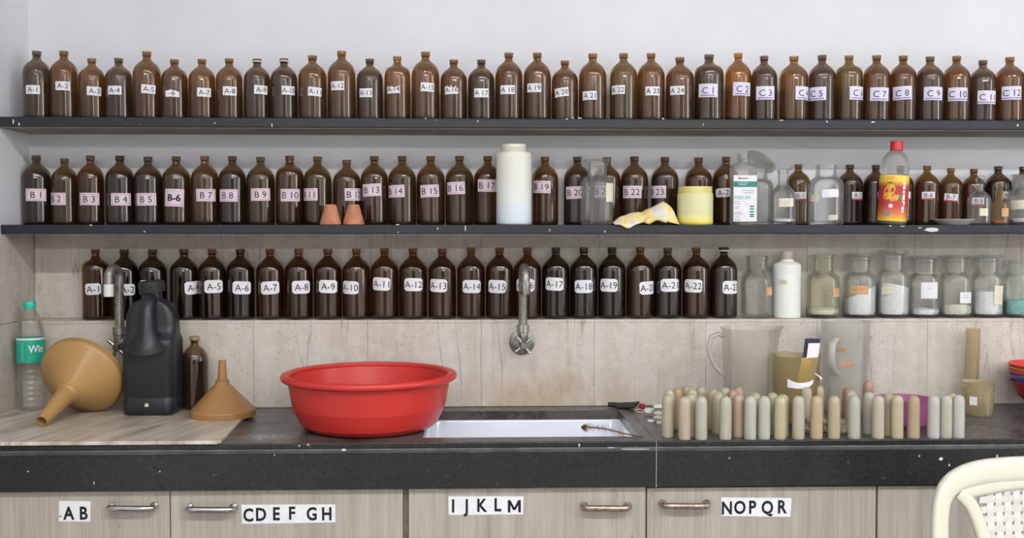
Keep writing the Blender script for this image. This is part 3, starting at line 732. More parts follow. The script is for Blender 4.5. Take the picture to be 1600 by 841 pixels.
for i, (t, cx, top, w, lx, ly, tint, rot, shape) in enumerate(ROW2):
    near = min([abs(xs2[i]-xs2[j]) for j in (i-1, i+1) if 0 <= j < len(ROW2)])
    hp = lerp_tab(E2, cx) - top; right = cx > 1200
    if t is None: L = None
    elif right: L = dict(x=lx, y=ly, w=20, h=12.5, mat=M['paper'], t=t, cap=6.6, rot=rot, band=M['ink_red'], tdy=1.0)
    elif t == 'A-2': L = dict(x=lx, y=ly, w=25, h=13.5, mat=M['paper'], t=t, cap=8.4, rot=rot, style='cut')
    elif t == 'B-6': L = dict(x=lx, y=ly, w=30.5, h=27, mat=M['paper_pink'], t=t, cap=10, rot=rot, border=M['ink_red'], bold=0.03)
    else: L = dict(x=lx, y=ly, w=31, h=19, mat=M['paper_pink'], t=t, cap=9.8, rot=rot, border=M['ink_red'])
    if t is None: lbl = 'brown bottle without a visible label behind the yellow jar' if cx < 1200 else 'brown bottle behind the clear jar at the right end of the middle shelf'
    elif t == 'B-6': lbl = 'brown bottle with large square B-6 label, left half of the middle shelf' if not right else 'small brown bottle with red-edged B-6 label beside the juice bottle'
    elif right: lbl = f'small brown bottle with red-edged {t} label on the middle shelf'
    elif t == 'A-2': lbl = 'brown bottle with A-2 label beside the green-banded plastic bottle'
    else: lbl = f'brown glass bottle labelled {t.replace(" ", "")} on the middle shelf'
    if t == 'B-8': lbl = 'small brown bottle just behind the clear flask with wire loop'
    if t == 'B-4': lbl = 'small brown bottle directly left of and behind the juice bottle'
    if t == 'B-5': lbl = 'small brown bottle directly right of and behind the juice bottle'
    if t == 'B-9': lbl = 'small very dark bottle behind the small brown stoppered bottle'
    brown_bottle(2, lbl, cx, top, w, Y2, Z_S2, hp, tint, 0.5, L, shape, group='brown bottles on the middle shelf', rmax=near*0.497, py=300)

# ---- ledge
ROW3 = [
 ('A-1',150,389,42,145,452,'r',2,'round'),('A-2',195,389,43,199,453,'k',0,'slope'),('A-3',239,389,43.5,229,447,'d',0,'slope'),('A-4',288,389,43,302,450,'d',3,'slope'),
 ('A-5',332,389,42.5,334,448,'r',1,'slope'),('A-6',376,389,43,378,450,'d',-2,'slope'),('A-7',422.5,389,43,422,450,'r',3,'slope'),('A-8',467,389,43,471,449,'r',1,'slope'),
 ('A-9',512.5,389,43,512.5,448,'r',-2,'slope'),('A-10',557,389,43,546,449.5,'b',-2,'slope'),('A-11',601,388,43,595,444,'b',-3,'slope'),('A-12',645.5,389,43.5,646,445,'r',-1,'slope'),
 ('A-13',691,389,43,684,446.5,'r',-2,'slope'),('A-14',736,388,43,737,448,'r',-1,'slope'),('A-15',780.5,388,43,776,448,'r',-2,'slope'),('A-16',824,388,43,820,446,'r',0,'slope'),
 ('A-17',868.5,388,43,866,444,'k',-3,'slope'),('A-18',912,388,42.5,912,448,'d',1,'slope'),('A-19',956,388,42.5,950.5,446,'k',-1,'slope'),('A-20',1000,388,42.5,1013,450,'b',2,'slope'),
 ('A-21',1043,389,42.5,1047,446,'d',1,'slope'),('A-22',1087.5,389,43,1082.5,447,'r',-1,'slope'),('A-23',1130.5,389,42.5,1143,449,'d',0,'slope')]
Y3 = -0.048
xs3 = [at_y(q[1], 450, Y3).x for q in ROW3]
for i, (t, cx, top, w, lx, ly, tint, rot, shape) in enumerate(ROW3):
    near = min([abs(xs3[i]-xs3[j]) for j in (i-1, i+1) if 0 <= j < len(ROW3)])
    L = dict(x=lx, y=ly, w=24 if i < 3 else 29.5, h=17.5 if i < 3 else 20, mat=M['paper'], t=t, cap=10.0, rot=rot, style='cut')
    lbl = f'brown glass bottle labelled {t} on the tiled ledge'
    if t == 'A-3': lbl = 'brown glass bottle on the ledge behind the black jerrycan cap'
    brown_bottle(3, lbl, cx, top, w, Y3, Z_LEDGE, 498.6-top, tint, 0.12, L, shape, cap=M['grey_plastic'] if t == 'A-23' else None, ring=t == 'A-23',
                 group='brown bottles on the tiled ledge', rmax=near*0.497, py=450)
# ------------------------------------------------------------------ jars, plastic bottles and oddments on the shelf and ledge
M['hdpe'] = mat_film('milky_plastic', srgb(216,218,206), 0.86, 0.35, 0.5, 0.05)
M['pet'] = mat_film('clear_plastic', srgb(226,228,222), 0.10, 0.15, 0.4, 0.3)
M['pet_dusty'] = mat_film('dusty_clear_plastic', srgb(214,212,204), 0.30, 0.3, 0.5, 0.2)
M['frost'] = mat_film('frosted_jug_plastic', srgb(236,232,222), 0.22, 0.35, 0.5, 0.12)
M['frost_grey'] = mat_film('frosted_grey_plastic', srgb(232,232,226), 0.26, 0.35, 0.5, 0.12)
M['olive'] = mat_film('olive_stained_plastic', srgb(186,170,122), 0.36, 0.3, 0.5, 0.2)
M['tan_clear'] = mat_film('tan_stained_plastic', srgb(218,204,166), 0.34, 0.3, 0.5, 0.2)
M['frost_handle'] = mat_film('frosted_handle_plastic', srgb(236,236,230), 0.6, 0.35, 0.4, 0.1)
M['powder'] = plain('white_powder', srgb(250,250,250), 0.95, 0.1, var=0.05, vscale=90, bump=0.4)
M['powder_grey'] = plain('off_white_powder', srgb(238,238,228), 0.95, 0.1, var=0.06, vscale=90, bump=0.4)
M['powder_teal'] = plain('pale_teal_powder', srgb(150,214,204), 0.95, 0.1, var=0.12, vscale=60, bump=0.4)
M['yellow_crust'] = plain('yellow_crust', srgb(200,190,90), 0.9, var=0.2)

def base_at(px, y, z): return at_y(px, 420, y).x, y, z
def place(name, label, cat, px, y, z, group=None):
    x = at_y(px, 420.5, y).x
    # follow the lean of verticals caused by the camera pitch: use the seen height of the base
    fwd = CAMR @ Vector((0,0,-1))
    for _ in range(3):
        rel = Vector((x, y, z+0.05)) - CAMP; u = CAMR.transposed() @ rel
        seen = 800 + F*u.x/(-u.z); x += (px-seen)*mpp((x, y, z))
    t = thing(name, label, cat, (x, y, z), 0.0, group)
    return t, mpp((x, y, z+0.05))
def pxlabel(root, s, r, px, py, cx, w, h, mat, text=None, cap=4, rot=0, style='', ink=None):
    x, y, z = root.location
    off = max(-0.97, min(0.97, (px-cx)*s/r)); phi = view_az(x, y)+math.asin(off)
    zz = at_y(px, py, y-r*math.cos(math.asin(off))).z - z
    return add_label(root, r, phi, zz, w*s/max(0.35, math.cos(math.asin(off))), h*s, mat, text, cap*s, math.radians(rot), style, ink)
def scribble(root, s, r, px, py, cx, rows, ink):
    """tiny illegible handwriting: short strokes"""
    x, y, z = root.location; m = MB(); rnd = random.Random(int(px*7+py))
    off = max(-0.97, min(0.97, (px-cx)*s/r)); phi = view_az(x, y)+math.asin(off)
    for j in range(rows):
        for i in range(5):
            u = (i-2)*1.9*s; v = (-(j-(rows-1)/2)*3.2+rnd.uniform(-0.4,0.4))*s; hh = rnd.uniform(0.8,1.5)*s; ww = rnd.uniform(0.3,0.9)*s
            wrap(m, r, phi, at_y(px, py, y-r).z-z, [(u,v),(u+ww,v),(u+ww+0.2*s,v+hh),(u+0.2*s,v+hh)], [(0,1,2,3)], 0, 0.0010)
    return m
def jar(px, w, top, base, y, z, label, neck=0.65, lip=0.72, shoulder=0.60, neckz=0.765, stopper=None, powder=None, name='glass_jar', cat='jar', tint=(0.982,0.988,0.980), dust=0.35, group=None, hpx=None):
    t, s = place(name, label, cat, px, y, z, group)
    H = (hpx or (base-top))*s; r = w/2*s
    P = [(0,0.025),(0.6,0.018),(0.86,0.0),(0.95,0.008),(0.99,0.028),(1.0,0.05),(1.0,shoulder-0.03),(0.985,shoulder+0.02),(0.93,shoulder+0.065),(0.84,shoulder+0.105),(neck+0.09,neckz-0.02),(neck+0.02,neckz),(neck,neckz+0.02),(neck,0.93),(neck+0.02,0.945),(lip,0.955),(lip,0.985),(lip-0.03,1.0)]
    inner = [(neck-0.05,0.995),(neck-0.06,0.94),(neck-0.06,neckz+0.02),(neck+0.03,neckz-0.025),(0.78,shoulder+0.10),(0.87,shoulder+0.06),(0.925,shoulder+0.015),(0.94,shoulder-0.03),(0.94,0.09),(0.90,0.06),(0.6,0.048),(0,0.05)]
    b = MB().lathe([(a*r, c*H) for a, c in P+inner], 40).build('body', M['clear'], t); b.color = (*tint, dust)
    if powder:
        lv, mat, slope = powder; n = 28; m = MB(); loops = []
        rr = 0.932*r; ang = random.uniform(0, 6)
        m.lathe([(0,0.052*H),(0.6*r,0.05*H),(0.885*r,0.063*H),(rr,0.092*H)], n)
        vs = []; tops = []
        for k in range(n):
            a = 2*math.pi*k/n; tops.append(lv*H+slope*H*math.cos(a-ang)+random.uniform(-1,1)*0.006*H)
        rings = [(rr, 0.0)]+[(rr*q, 0.0) for q in (0.75, 0.45, 0.2)]
        vs = [(rr*math.cos(2*math.pi*k/n), rr*math.sin(2*math.pi*k/n), 0.092*H) for k in range(n)]
        for q in (1.0, 0.75, 0.45, 0.2):
            for k in range(n):
                a = 2*math.pi*k/n; zz = lv*H+(tops[k]-lv*H)*q+0.02*H*(1-q)+random.uniform(-1,1)*0.008*H*(q < 1)
                vs.append((rr*q*math.cos(a), rr*q*math.sin(a), zz))
        fs = []
        for i in range(4):
            for k in range(n): fs.append((i*n+k, i*n+(k+1) % n, (i+1)*n+(k+1) % n, (i+1)*n+k))
        fs.append(tuple(range(4*n, 5*n))); m.add(vs, fs)
        m.build('powder', mat, t, auto=1.2)
    if stopper:
        kind, sw, sh = stopper
        R = sw/2*s
        if kind == 'disc':
            st = MB().lathe([(0,0.93*H),((neck-0.075)*r,0.93*H),((neck-0.07)*r,1.004*H),(R*0.93,1.006*H),(R,1.006*H+0.25*sh*s),(R,1.006*H+0.75*sh*s),(R*0.95,1.006*H+sh*s),(0,1.006*H+sh*s)], 36).build('stopper', M['clear'], t)
        else:
            st = MB().lathe([(0,0.93*H),((neck-0.075)*r,0.93*H),((neck-0.075)*r,1.0*H),(R*0.55,1.02*H),(R*0.85,1.0*H+0.35*sh*s),(R,1.0*H+0.65*sh*s),(R*0.8,1.0*H+0.93*sh*s),(0,1.0*H+sh*s)], 28).build('stopper', M['clear'], t)
        st.color = (*tint, dust)
    return t, s, r

YFR = -0.130
G2 = 'glass jars on the shelf'; G3 = 'wide-mouth jars on the tiled ledge'
# --- middle shelf, left to right
for cx, wd in ((516.5, 'left'), (552.5, 'right')):
    t, s = place('clay_cone', f'{wd} one of two small terracotta cones standing before bottles B11 and B12', 'cone', cx, -0.135, Z_S2, 'terracotta cones')
    clay = M.setdefault('clay', plain('terracotta', srgb(196,134,104), 0.85, 0.2, var=0.16, vscale=40, bump=0.2))
    MB().lathe([(0,0.002),(15.4*s,0.0),(16.8*s,0.6*s),(16.9*s,1.6*s),(8.9*s,30.6*s),(8.2*s,31.6*s),(6.0*s,31.8*s),(5.6*s,30*s),(0,29.5*s)], 36).build('body', clay, t)

t, s = place('plastic_bottle', 'tall milky white wide-neck plastic bottle with bluish bottom on the middle shelf', 'bottle', 803, YFR, Z_S2)
hb = mat_bands('milky_bottle_with_blue_contents', [(0.0, srgb(206,218,226)), (0.22, srgb(214,224,230)), (0.36, srgb(222,226,220)), (1.0, srgb(222,222,208))], 0.35, 0.19, 0.015)
r = 27.6*s
MB().lathe([(0,0.004),(r*0.9,0.0),(r*0.97,0.002),(r,0.006),(r,108*s),(r*0.985,110.5*s),(r*0.93,112.5*s),(r*0.72,113*s),(r*0.70,114*s)], 44, 1.0, 0.9).build('body', hb, t)
MB().lathe([(r*0.69,113*s),(r*0.70,115*s),(r*0.73,115.3*s),(r*0.70,116*s),(r*0.73,117*s),(r*0.70,118*s),(r*0.73,119*s),(r*0.70,120*s),(r*0.71,125*s),(r*0.67,125.2*s),(r*0.66,113*s)], 40).build('neck', hb, t)

t, s, r = jar(933, 50.5, 252, 349.8, -0.127, Z_S2, 'large clear jar with glass stopper and cream label in front of B21', neck=0.60, lip=0.70, shoulder=0.64, neckz=0.79, stopper=('disc', 44, 4), tint=(0.979,0.983,0.975), dust=0.5)
pxlabel(t, s, r, 953.5, 301, 933, 11, 29, M['paper_cream'])

# crumpled cloth
clm, nt, n, l, p = newmat('yellow_white_cloth')
no = N(nt, 'ShaderNodeTexNoise', Scale=26.0, Detail=2.0); l.new(coords(nt), no.inputs['Vector'])
rp = ramp(nt, [(0.40, srgb(236,206,110)), (0.52, srgb(236,222,170)), (0.62, srgb(222,220,214))]); l.new(no.outputs['Fac'], rp.inputs[0]); l.new(rp.outputs[0], p.inputs['Base Color'])
p.inputs['Roughness'].default_value = 0.9
t, s = place('cloth', 'crumpled yellow and white rag lying beside the yellow jar', 'cloth', 1007, -0.155, Z_S2)
top = [(958,2),(966,9),(975,14),(985,17),(995,18.5),(1005,19.5),(1012,23),(1018,24.5),(1026,29),(1037,34.5),(1044,32),(1050,27),(1055,17),(1058,4)]
fr = [(958,0.3),(966,0),(975,-5),(980,-6),(988,-1),(1000,3),(1012,6),(1022,8),(1035,6),(1046,3),(1055,1),(1058,0.5)]
m = MB(); nx, ny = 44, 14; vs = []; fs = []
for i in range(nx+1):
    px = 958+100*i/nx; hh = lerp_tab(top, px); lo = lerp_tab(fr, px)
    for j in range(ny+1):
        q = j/ny; zz = lo+(hh-lo)*math.sin(min(1.0, q/0.62)*math.pi/2)**0.9 if q < 0.62 else max(0.6, hh*math.cos((q-0.62)/0.38*math.pi/2)**0.8)
        yy = -0.029+0.075*q-(0.004 if lo < 0 and q < 0.2 else 0)
        nz = noise.noise(Vector((px*0.09, q*3.1, 1.7)))
        zz = zz+nz*2.6*math.sin(math.pi*min(1, q*1.1)); 
        if q > 0.05: zz = max(zz, 0.5)
        vs.append(((px-1007)*s, yy+nz*0.004, max(zz, 0.5 if yy > -0.024 else -9)*s))
for i in range(nx):
    for j in range(ny): a = i*(ny+1)+j; fs.append((a, a+ny+1, a+ny+2, a+1))
m.add(vs, fs); co = m.build('rag', clm, t, auto=2.0)
sd = co.modifiers.new('solidify', 'SOLIDIFY'); sd.thickness = 0.0022; sd.offset = 1
m = MB(); pts = []; rad = []
for i in range(13):
    q = i/12; pts.append(((1006+34*q-1007)*s, -0.033+0.006*math.sin(q*7), (4.2+5.2*math.sin(q*2.6))*s)); rad.append((4.0+1.4*math.sin(q*9))*s*(0.6 if i in (0, 12) else 1))
m.tube(pts, rad, 12); m.build('rolled_fold', clm, t, auto=2)

t, s = place('plastic_jar', 'short pale yellow wide-mouth plastic jar without lid on the middle shelf', 'jar', 1086, -0.128, Z_S2)
yj = mat_bands('yellow_translucent_jar', [(0.0, srgb(222,200,90)), (0.10, srgb(238,222,120)), (0.22, srgb(236,228,146)), (0.32, srgb(220,217,166)), (0.75, srgb(222,220,172)), (0.95, srgb(212,205,126))], 0.35, 0.095, 0.02)
r = 27.8*s
MB().lathe([(0,0.003),(r*0.93,0.0),(r*0.985,0.003),(r,0.007),(r,46*s),(r*0.99,48.5*s),(r*0.955,49.5*s),(r*0.95,51*s),(r*0.965,51.5*s),(r*0.95,52.5*s),(r*0.955,58.5*s),(r*0.94,59.5*s),(r*0.90,59.5*s),(r*0.89,50*s),(r*0.94,46*s),(r*0.94,6*s),(0,5*s)], 44).build('body', yj, t)

# flat plastic bottle with the white and green printed label
t, s = place('plastic_bottle', 'flat dusty clear plastic bottle with white and green printed label on the middle shelf', 'bottle', 1161, -0.130, Z_S2)
def rloop(hx, hy, z, rr): return [(x, y, z) for x, y in rrect(-hx, hx, -hy, hy, rr, 5)]
W2, D2 = 20*s, 13*s
loft([rloop(W2*0.93,D2*0.9,0,7*s), rloop(W2*0.99,D2,1.5*s,8*s), rloop(W2,D2,4*s,8*s), rloop(W2,D2,88*s,8*s), rloop(W2*0.97,D2*0.95,91.5*s,8*s), rloop(W2*0.80,D2*0.85,94*s,8*s), rloop(9.5*s,9.5*s,95.5*s,9*s), rloop(9*s,9*s,97*s,8.9*s)], True, True).build('body', M['pet_dusty'], t)
MB().lathe([(9*s,97*s),(9.3*s,99*s),(8.5*s,100*s),(8.6*s,101.5*s),(9.2*s,102*s),(8.6*s,103*s),(9.2*s,104.5*s),(8.7*s,106*s),(8.7*s,111*s),(7.5*s,111*s),(7.5*s,98*s)], 28).build('neck', M['pet_dusty'], t)
ya = -D2-0.0008
def flat(name, u0, u1, v0, v1, mat, parent, d=0.0):
    return MB().box(u0*s, u1*s, ya-d, ya-d+0.0005, v0*s, v1*s).build(name, mat, parent, smooth=False)
teal = plain('teal_print', srgb(44,128,124), 0.5); pteal = plain('pale_teal_print', srgb(176,206,200), 0.6)
lab = flat('label', -18.5, 18.0, 5.5, 77, M['paper'], t)
flat('printed_band', -18.5, 18.0, 58.8, 67.5, teal, lab, 0.0004)
flat('printed_panel', -17.6, -3.0, 40, 45.5, pteal, lab, 0.0004); flat('printed_panel', -1.0, 8.0, 40, 45.5, pteal, lab, 0.0004)
flat('printed_logo', -11, -8.5, 71, 74, M['ink_red'], lab, 0.0004); flat('printed_line', -8.2, 3.5, 71.3, 73, M['ink_grey'], lab, 0.0004)
for v, a, b in ((65, -12, 4), (62.3, -11, 2)): flat('printed_line', a, b, v-0.5, v+0.6, pteal, lab, 0.0007)
for v, a, b in ((53.5, -4, 14), (50, -3, 13), (36.5, -18, -9), (33, -18, -7), (28.5, -17, -9), (25.5, -17, -10), (19.5, -18, -6), (17, -18, -4), (13.5, -15, -11), (11, -13, -9), (8, -17, -7)): flat('printed_line', a, b, v-0.35, v+0.35, M['ink_grey'], lab, 0.0004)
for v in (29, 25, 20.5, 16.5, 13.5): flat('barcode', 7, 13.5, v-1.2, v+1.0, teal, lab, 0.0004)

t, s, r = jar(1184, 48, 262, 350.5, -0.052, Z_S2, 'clear narrow jar with its disc lid tilted on top, behind the green-labelled bottle', neck=0.60, lip=0.66, shoulder=0.68, neckz=0.82, tint=(0.975,0.979,0.971), dust=0.5)
m = MB().lathe([(0,-0.004),(24*s,-0.004),(25.5*s,-0.002),(25.5*s,0.003),(24*s,0.005),(13*s,0.005),(12*s,0.004),(0,0.004)], 40)
lid = m.build('tilted_lid', M['clear'], t); lid.color = (0.90,0.92,0.86,0.7)
lid.rotation_euler = (math.radians(-14), math.radians(37), 0); lid.location = (3.0*s, -0.004, 98.5*s)

t, s, r = jar(1223, 40, 265, 350.8, -0.128, Z_S2, 'small clear reagent bottle with flat disc stopper and cream label', neck=0.40, lip=0.46, shoulder=0.52, neckz=0.74, stopper=('disc', 31, 6), powder=(0.10, M['powder'], 0.0), name='reagent_bottle', cat='bottle', tint=(0.975,0.979,0.975), dust=0.4)
pxlabel(t, s, r, 1229, 316.5, 1223, 23, 13, M['paper_cream']); scribble(t, s, r, 1229, 316.5, 1223, 3, M['ink']).build('label_writing', M['ink'], t, smooth=False)

t, s, r = jar(1290.5, 53, 257.5, 351.2, -0.126, Z_S2, 'open wide-mouth clear jar with white and cream labels on the middle shelf', neck=0.60, lip=0.66, shoulder=0.66, neckz=0.815, tint=(0.983,0.988,0.986), dust=0.4)
pxlabel(t, s, r, 1297.5, 302, 1290.5, 25, 12.5, M['paper'], rot=2); pxlabel(t, s, r, 1273, 309, 1290.5, 13, 11, M['paper_cream'])
pxlabel(t, s, r*0.9, 1302, 340, 1290.5, 14, 8, M['paper_cream'])

# juice bottle
t, s = place('juice_bottle', 'empty juice bottle with red cap and red and yellow fruit label', 'bottle', 1393, -0.130, Z_S2)
t.rotation_euler = (0, math.radians(3.0), view_az(t.location.x, t.location.y)); t.location.z += 0.0018
rb = 22*s
MB().lathe([(0,3*s),(rb*0.7,0),(rb*0.95,0.5*s),(rb,3*s),(rb,7*s),(rb*0.98,9*s),(rb*0.985,74*s),(rb*0.95,77*s),(rb*0.955,82*s),(rb*0.965,88*s),(rb*0.94,96*s),(rb*0.86,103*s),(rb*0.70,109*s),(rb*0.50,113*s),(rb*0.40,114.5*s),(rb*0.38,119*s),(rb*0.34,119*s)], 44).build('body', M['pet_dusty'], t)
MB().lathe([(rb*0.42,114.8*s),(rb*0.43,115*s),(rb*0.43,128*s),(rb*0.40,129.5*s),(0,129.5*s)], 36).build('cap', plain('red_cap', srgb(206,44,52), 0.4), t)
jl = mat_bands('printed_juice_label', [(0.0, srgb(238,214,70)), (0.10, srgb(240,206,50)), (0.14, srgb(238,168,50)), (0.26, srgb(212,118,72)), (0.40, srgb(194,66,62)), (0.80, srgb(180,52,62)), (0.88, srgb(226,150,60)), (0.93, srgb(236,206,70)), (1.0, srgb(236,210,80))], 0.3, 0.122, 0.006, 0.0)
rl = rb*1.012
lab = MB().lathe([(rl*0.985,5*s),(rl,9*s),(rl,72*s),(rl*0.985,76*s)], 48).build('label', jl, t)
def blob(pts, mat, name, n=20, lift=0.0004):
    m = MB(); c = (sum(p[0] for p in pts)/len(pts), sum(p[1] for p in pts)/len(pts))
    P = [c]+pts; wrap(m, rl, 0, 0, [(u*s, v*s) for u, v in P], [(0, i, i % len(pts)+1) for i in range(1, len(pts)+1)], 0, lift); m.build(name, mat, lab, smooth=False)
mango = plain('mango_print', srgb(242,176,60), 0.35, var=0.15, vscale=120, obj=True); leaf = plain('leaf_print', srgb(70,150,60), 0.4); wht = plain('white_print', srgb(238,232,236), 0.4); bl = plain('blue_print', srgb(120,150,190), 0.4)
def ell(cx, cy, a, b, rot=0, n=16): return [(cx+a*math.cos(2*math.pi*k/n)*math.cos(rot)-b*math.sin(2*math.pi*k/n)*math.sin(rot), cy+a*math.cos(2*math.pi*k/n)*math.sin(rot)+b*math.sin(2*math.pi*k/n)*math.cos(rot)) for k in range(n)]
blob(ell(-6,52,8,11,-0.4), mango, 'mango_print'); blob(ell(-7,44,9,6,0.3), mango, 'mango_print'); blob([(-8,41),(3,46),(9,45),(6,37),(-2,35)], mango, 'mango_slice_print', lift=0.0006)
blob(ell(-5.5,64,4.5,1.8,0.1), leaf, 'leaf_print', lift=0.0006); blob(ell(12,41,4.5,3.4,0.5), leaf, 'leaf_print', lift=0.0006)
blob(ell(-3,28.5,3.2,3.2), wht, 'round_print'); blob([(-12,13),(-4,13),(-4,20),(-12,20)], bl, 'square_print')
blob(ell(-5,71,7,2.6,0.2), mango, 'mango_print'); blob(ell(12,68,6,3,-0.2), plain('yellow_print', srgb(240,214,70), 0.35), 'yellow_print')
for gl in ([(14,66),(19,66),(19,63),(16.6,63),(19,58),(19,55),(14,55),(14,58),(16.4,58),(14,63)], [(14.4,53.5),(19,52),(17,50),(19,48),(14.4,48)], [(14.4,46.5),(19,46.5),(19,43.5),(16,42),(19,40.5),(19,38.5),(14.4,38.5)], [(14.4,37),(19,37),(19,30),(16.5,30),(16.5,34),(14.4,34)], [(14,28),(18.6,28),(18.6,25),(15.8,22),(18.6,20),(16,18),(14,21)]):
    blob(gl, wht, 'white_lettering', lift=0.0007)

t, s = place('dish', 'shallow grey-white dish lying at the edge of the middle shelf', 'dish', 1491, -0.145, Z_S2)
MB().lathe([(0,0.8*s),(18*s,0.0),(21*s,0.4*s),(30*s,7.4*s),(31*s,8.8*s),(30*s,9.2*s),(20*s,2.4*s),(0,2.0*s)], 44, 1.0, 0.98).build('bowl', plain('grey_ceramic', srgb(184,180,176), 0.5, var=0.06), t)

# clear flask with wire loop
t, s, r = jar(1530, 34.5, 288, 352, -0.150, Z_S2, 'small clear flask with stopper and wire loop at the right end of the middle shelf', neck=0.36, lip=0.42, shoulder=0.62, neckz=0.84, stopper=('ball', 13, 9), name='glass_flask', cat='flask', tint=(0.975,0.979,0.979), dust=0.3)
pxlabel(t, s, r, 1537, 331.5, 1530, 12, 11.5, M['paper_cream'])
pts = [(-4.5*s, 0, 66*s), (-5*s, 0, 71*s), (-3*s, 0, 76*s), (2*s, 0, 77.5*s), (7*s, 0, 76*s), (8.5*s, 0, 72*s), (7.5*s, 0, 67*s), (5*s, 0, 63*s)]
MB().tube(pts, 0.5*s, 6).build('wire_loop', M['dull_metal'], t)
t, s, r = jar(1561.5, 27, 299, 352.5, -0.150, Z_S2, 'little brown-stained bottle with mushroom stopper and peach label', neck=0.44, lip=0.50, shoulder=0.58, neckz=0.72, stopper=('ball', 13, 15), powder=(0.14, plain('rusty_sediment', srgb(190,110,60), 0.9, var=0.2), 0), name='stoppered_bottle', cat='bottle', tint=(0.90,0.78,0.55), dust=0.5)
pxlabel(t, s, r, 1571, 332, 1561.5, 10, 13, M['paper_orange'])
t, s, r = jar(1601, 50, 274, 353, -0.118, Z_S2, 'dusty clear jar with white powder cut by the right frame edge, middle shelf', neck=0.74, lip=0.80, shoulder=0.60, neckz=0.72, powder=(0.12, M['powder'], 0), tint=(0.971,0.975,0.963), dust=0.7)
pxlabel(t, s, r, 1590, 320, 1601, 21, 14, M['paper_cream'], rot=4)

# --- jars on the ledge
YJ = -0.0515
t, s, r = jar(1182, 49.5, 402, 498.5, YJ, Z_LEDGE, 'empty clear wide-mouth jar on the ledge beside the A-23 bottle', tint=(0.975,0.983,0.971), dust=0.4, group=G3)
pxlabel(t, s, r, 1201.5, 455, 1182, 9, 13, M['paper_orange'])
t, s = place('plastic_bottle', 'white plastic bottle with small cream label standing on the tiled ledge', 'bottle', 1229, -0.050, Z_LEDGE)
r = 21.5*s; wpl = plain('bright_white_plastic', srgb(232,236,230), 0.45, var=0.02, sss=0.1)
MB().lathe([(0,0.002),(r*0.9,0),(r*0.97,0.0015),(r*0.985,0.004),(r,40*s),(r*1.01,80*s),(r*0.99,82.5*s),(r*0.9,84.5*s),(r*0.55,88*s),(r*0.50,88.5*s),(r*0.50,91.5*s),(r*0.40,92*s)], 44, 1, 0.95).build('body', wpl, t)
MB().lathe([(r*0.38,91.5*s),(r*0.40,92*s),(r*0.36,93*s),(r*0.40,95*s),(r*0.41,103*s),(r*0.38,104*s),(0,104*s)], 32).build('cap', plain('ivory_cap', srgb(226,220,204), 0.5), t)
pxlabel(t, s, r, 1223, 441, 1229, 14, 7.5, M['paper_cream']); scribble(t, s, r, 1223, 441, 1229, 2, M['ink']).build('label_writing', M['ink_grey'], t, smooth=False)
crust = []
t, s, r = jar(1286, 51, 400, 498.5, YJ, Z_LEDGE, 'wide-mouth jar stained yellow around its shoulder with white powder at bottom', neck=0.62, lip=0.74, shoulder=0.58, neckz=0.73, powder=(0.14, M['powder_grey'], 0.01), tint=(0.979,0.979,0.923), dust=0.4, group=G3)
pxlabel(t, s, r, 1306, 457, 1286, 9, 13, M['paper_orange'])
b = [o for o in t.children if o.name.startswith('body')][0]
t, s, r = jar(1343, 50, 404, 498.5, YJ, Z_LEDGE, 'wide-mouth jar with sloping white powder and orange label on the ledge', neck=0.62, lip=0.70, shoulder=0.62, neckz=0.76, stopper=('disc', 44, 5), powder=(0.40, M['powder'], 0.12), dust=0.4, group=G3)
pxlabel(t, s, r, 1343, 453, 1343, 27, 12, M['paper_orange']); scribble(t, s, r, 1343, 453, 1343, 1, M['ink']).build('label_writing', M['ink'], t, smooth=False)
t, s, r = jar(1394.5, 50, 401, 498.5, YJ, Z_LEDGE, 'tallest wide-mouth jar, full of white powder under an offset disc lid', neck=0.66, lip=0.70, shoulder=0.64, neckz=0.76, stopper=('disc', 46, 7), powder=(0.52, M['powder'], 0.05), dust=0.4, group=G3)
pxlabel(t, s, r, 1387, 454.5, 1394.5, 18, 12, M['paper_cream'], rot=5); scribble(t, s, r, 1387, 454.5, 1394.5, 1, M['ink']).build('label_writing', M['ink_grey'], t, smooth=False)
t, s, r = jar(1443.5, 47, 407, 498.5, YJ, Z_LEDGE, 'wide-mouth jar with large square white label and thin layer of powder', neck=0.70, lip=0.76, shoulder=0.64, neckz=0.74, stopper=('disc', 47, 4), powder=(0.14, M['powder'], 0.0), dust=0.35, group=G3)
pxlabel(t, s, r, 1452.5, 454, 1443.5, 25, 25, M['paper']); scribble(t, s, r, 1452, 452, 1443.5, 1, M['ink']).build('label_writing', M['ink_grey'], t, smooth=False)
t, s, r = jar(1492.5, 49, 406, 498.5, YJ, Z_LEDGE, 'wide-mouth jar with greyish powder and square white label low on its right', neck=0.66, lip=0.72, shoulder=0.62, neckz=0.76, stopper=('disc', 42, 4), powder=(0.17, M['powder_grey'], 0.06), tint=(0.983,0.986,0.971), dust=0.5, group=G3)
pxlabel(t, s, r, 1508.5, 465, 1492.5, 16, 17, M['paper']); scribble(t, s, r, 1507, 464, 1492.5, 2, M['ink']).build('label_writing', M['ink_grey'], t, smooth=False)
t, s, r = jar(1541.5, 48.5, 406, 498.5, YJ, Z_LEDGE, 'wide-mouth jar half full of white powder with tall cream label at right side', neck=0.68, lip=0.74, shoulder=0.64, neckz=0.76, stopper=('disc', 44, 4), powder=(0.44, M['powder'], 0.0), dust=0.4, group=G3)
pxlabel(t, s, r, 1559, 461, 1541.5, 12, 29, M['paper_cream'], rot=-4)
t, s, r = jar(1591.5, 49, 409, 498.5, YJ, Z_LEDGE, 'wide-mouth jar with pale teal powder at the right end of the ledge', neck=0.74, lip=0.82, shoulder=0.66, neckz=0.78, powder=(0.30, M['powder_teal'], 0.02), tint=(0.971,0.983,0.975), dust=0.4, group=G3)
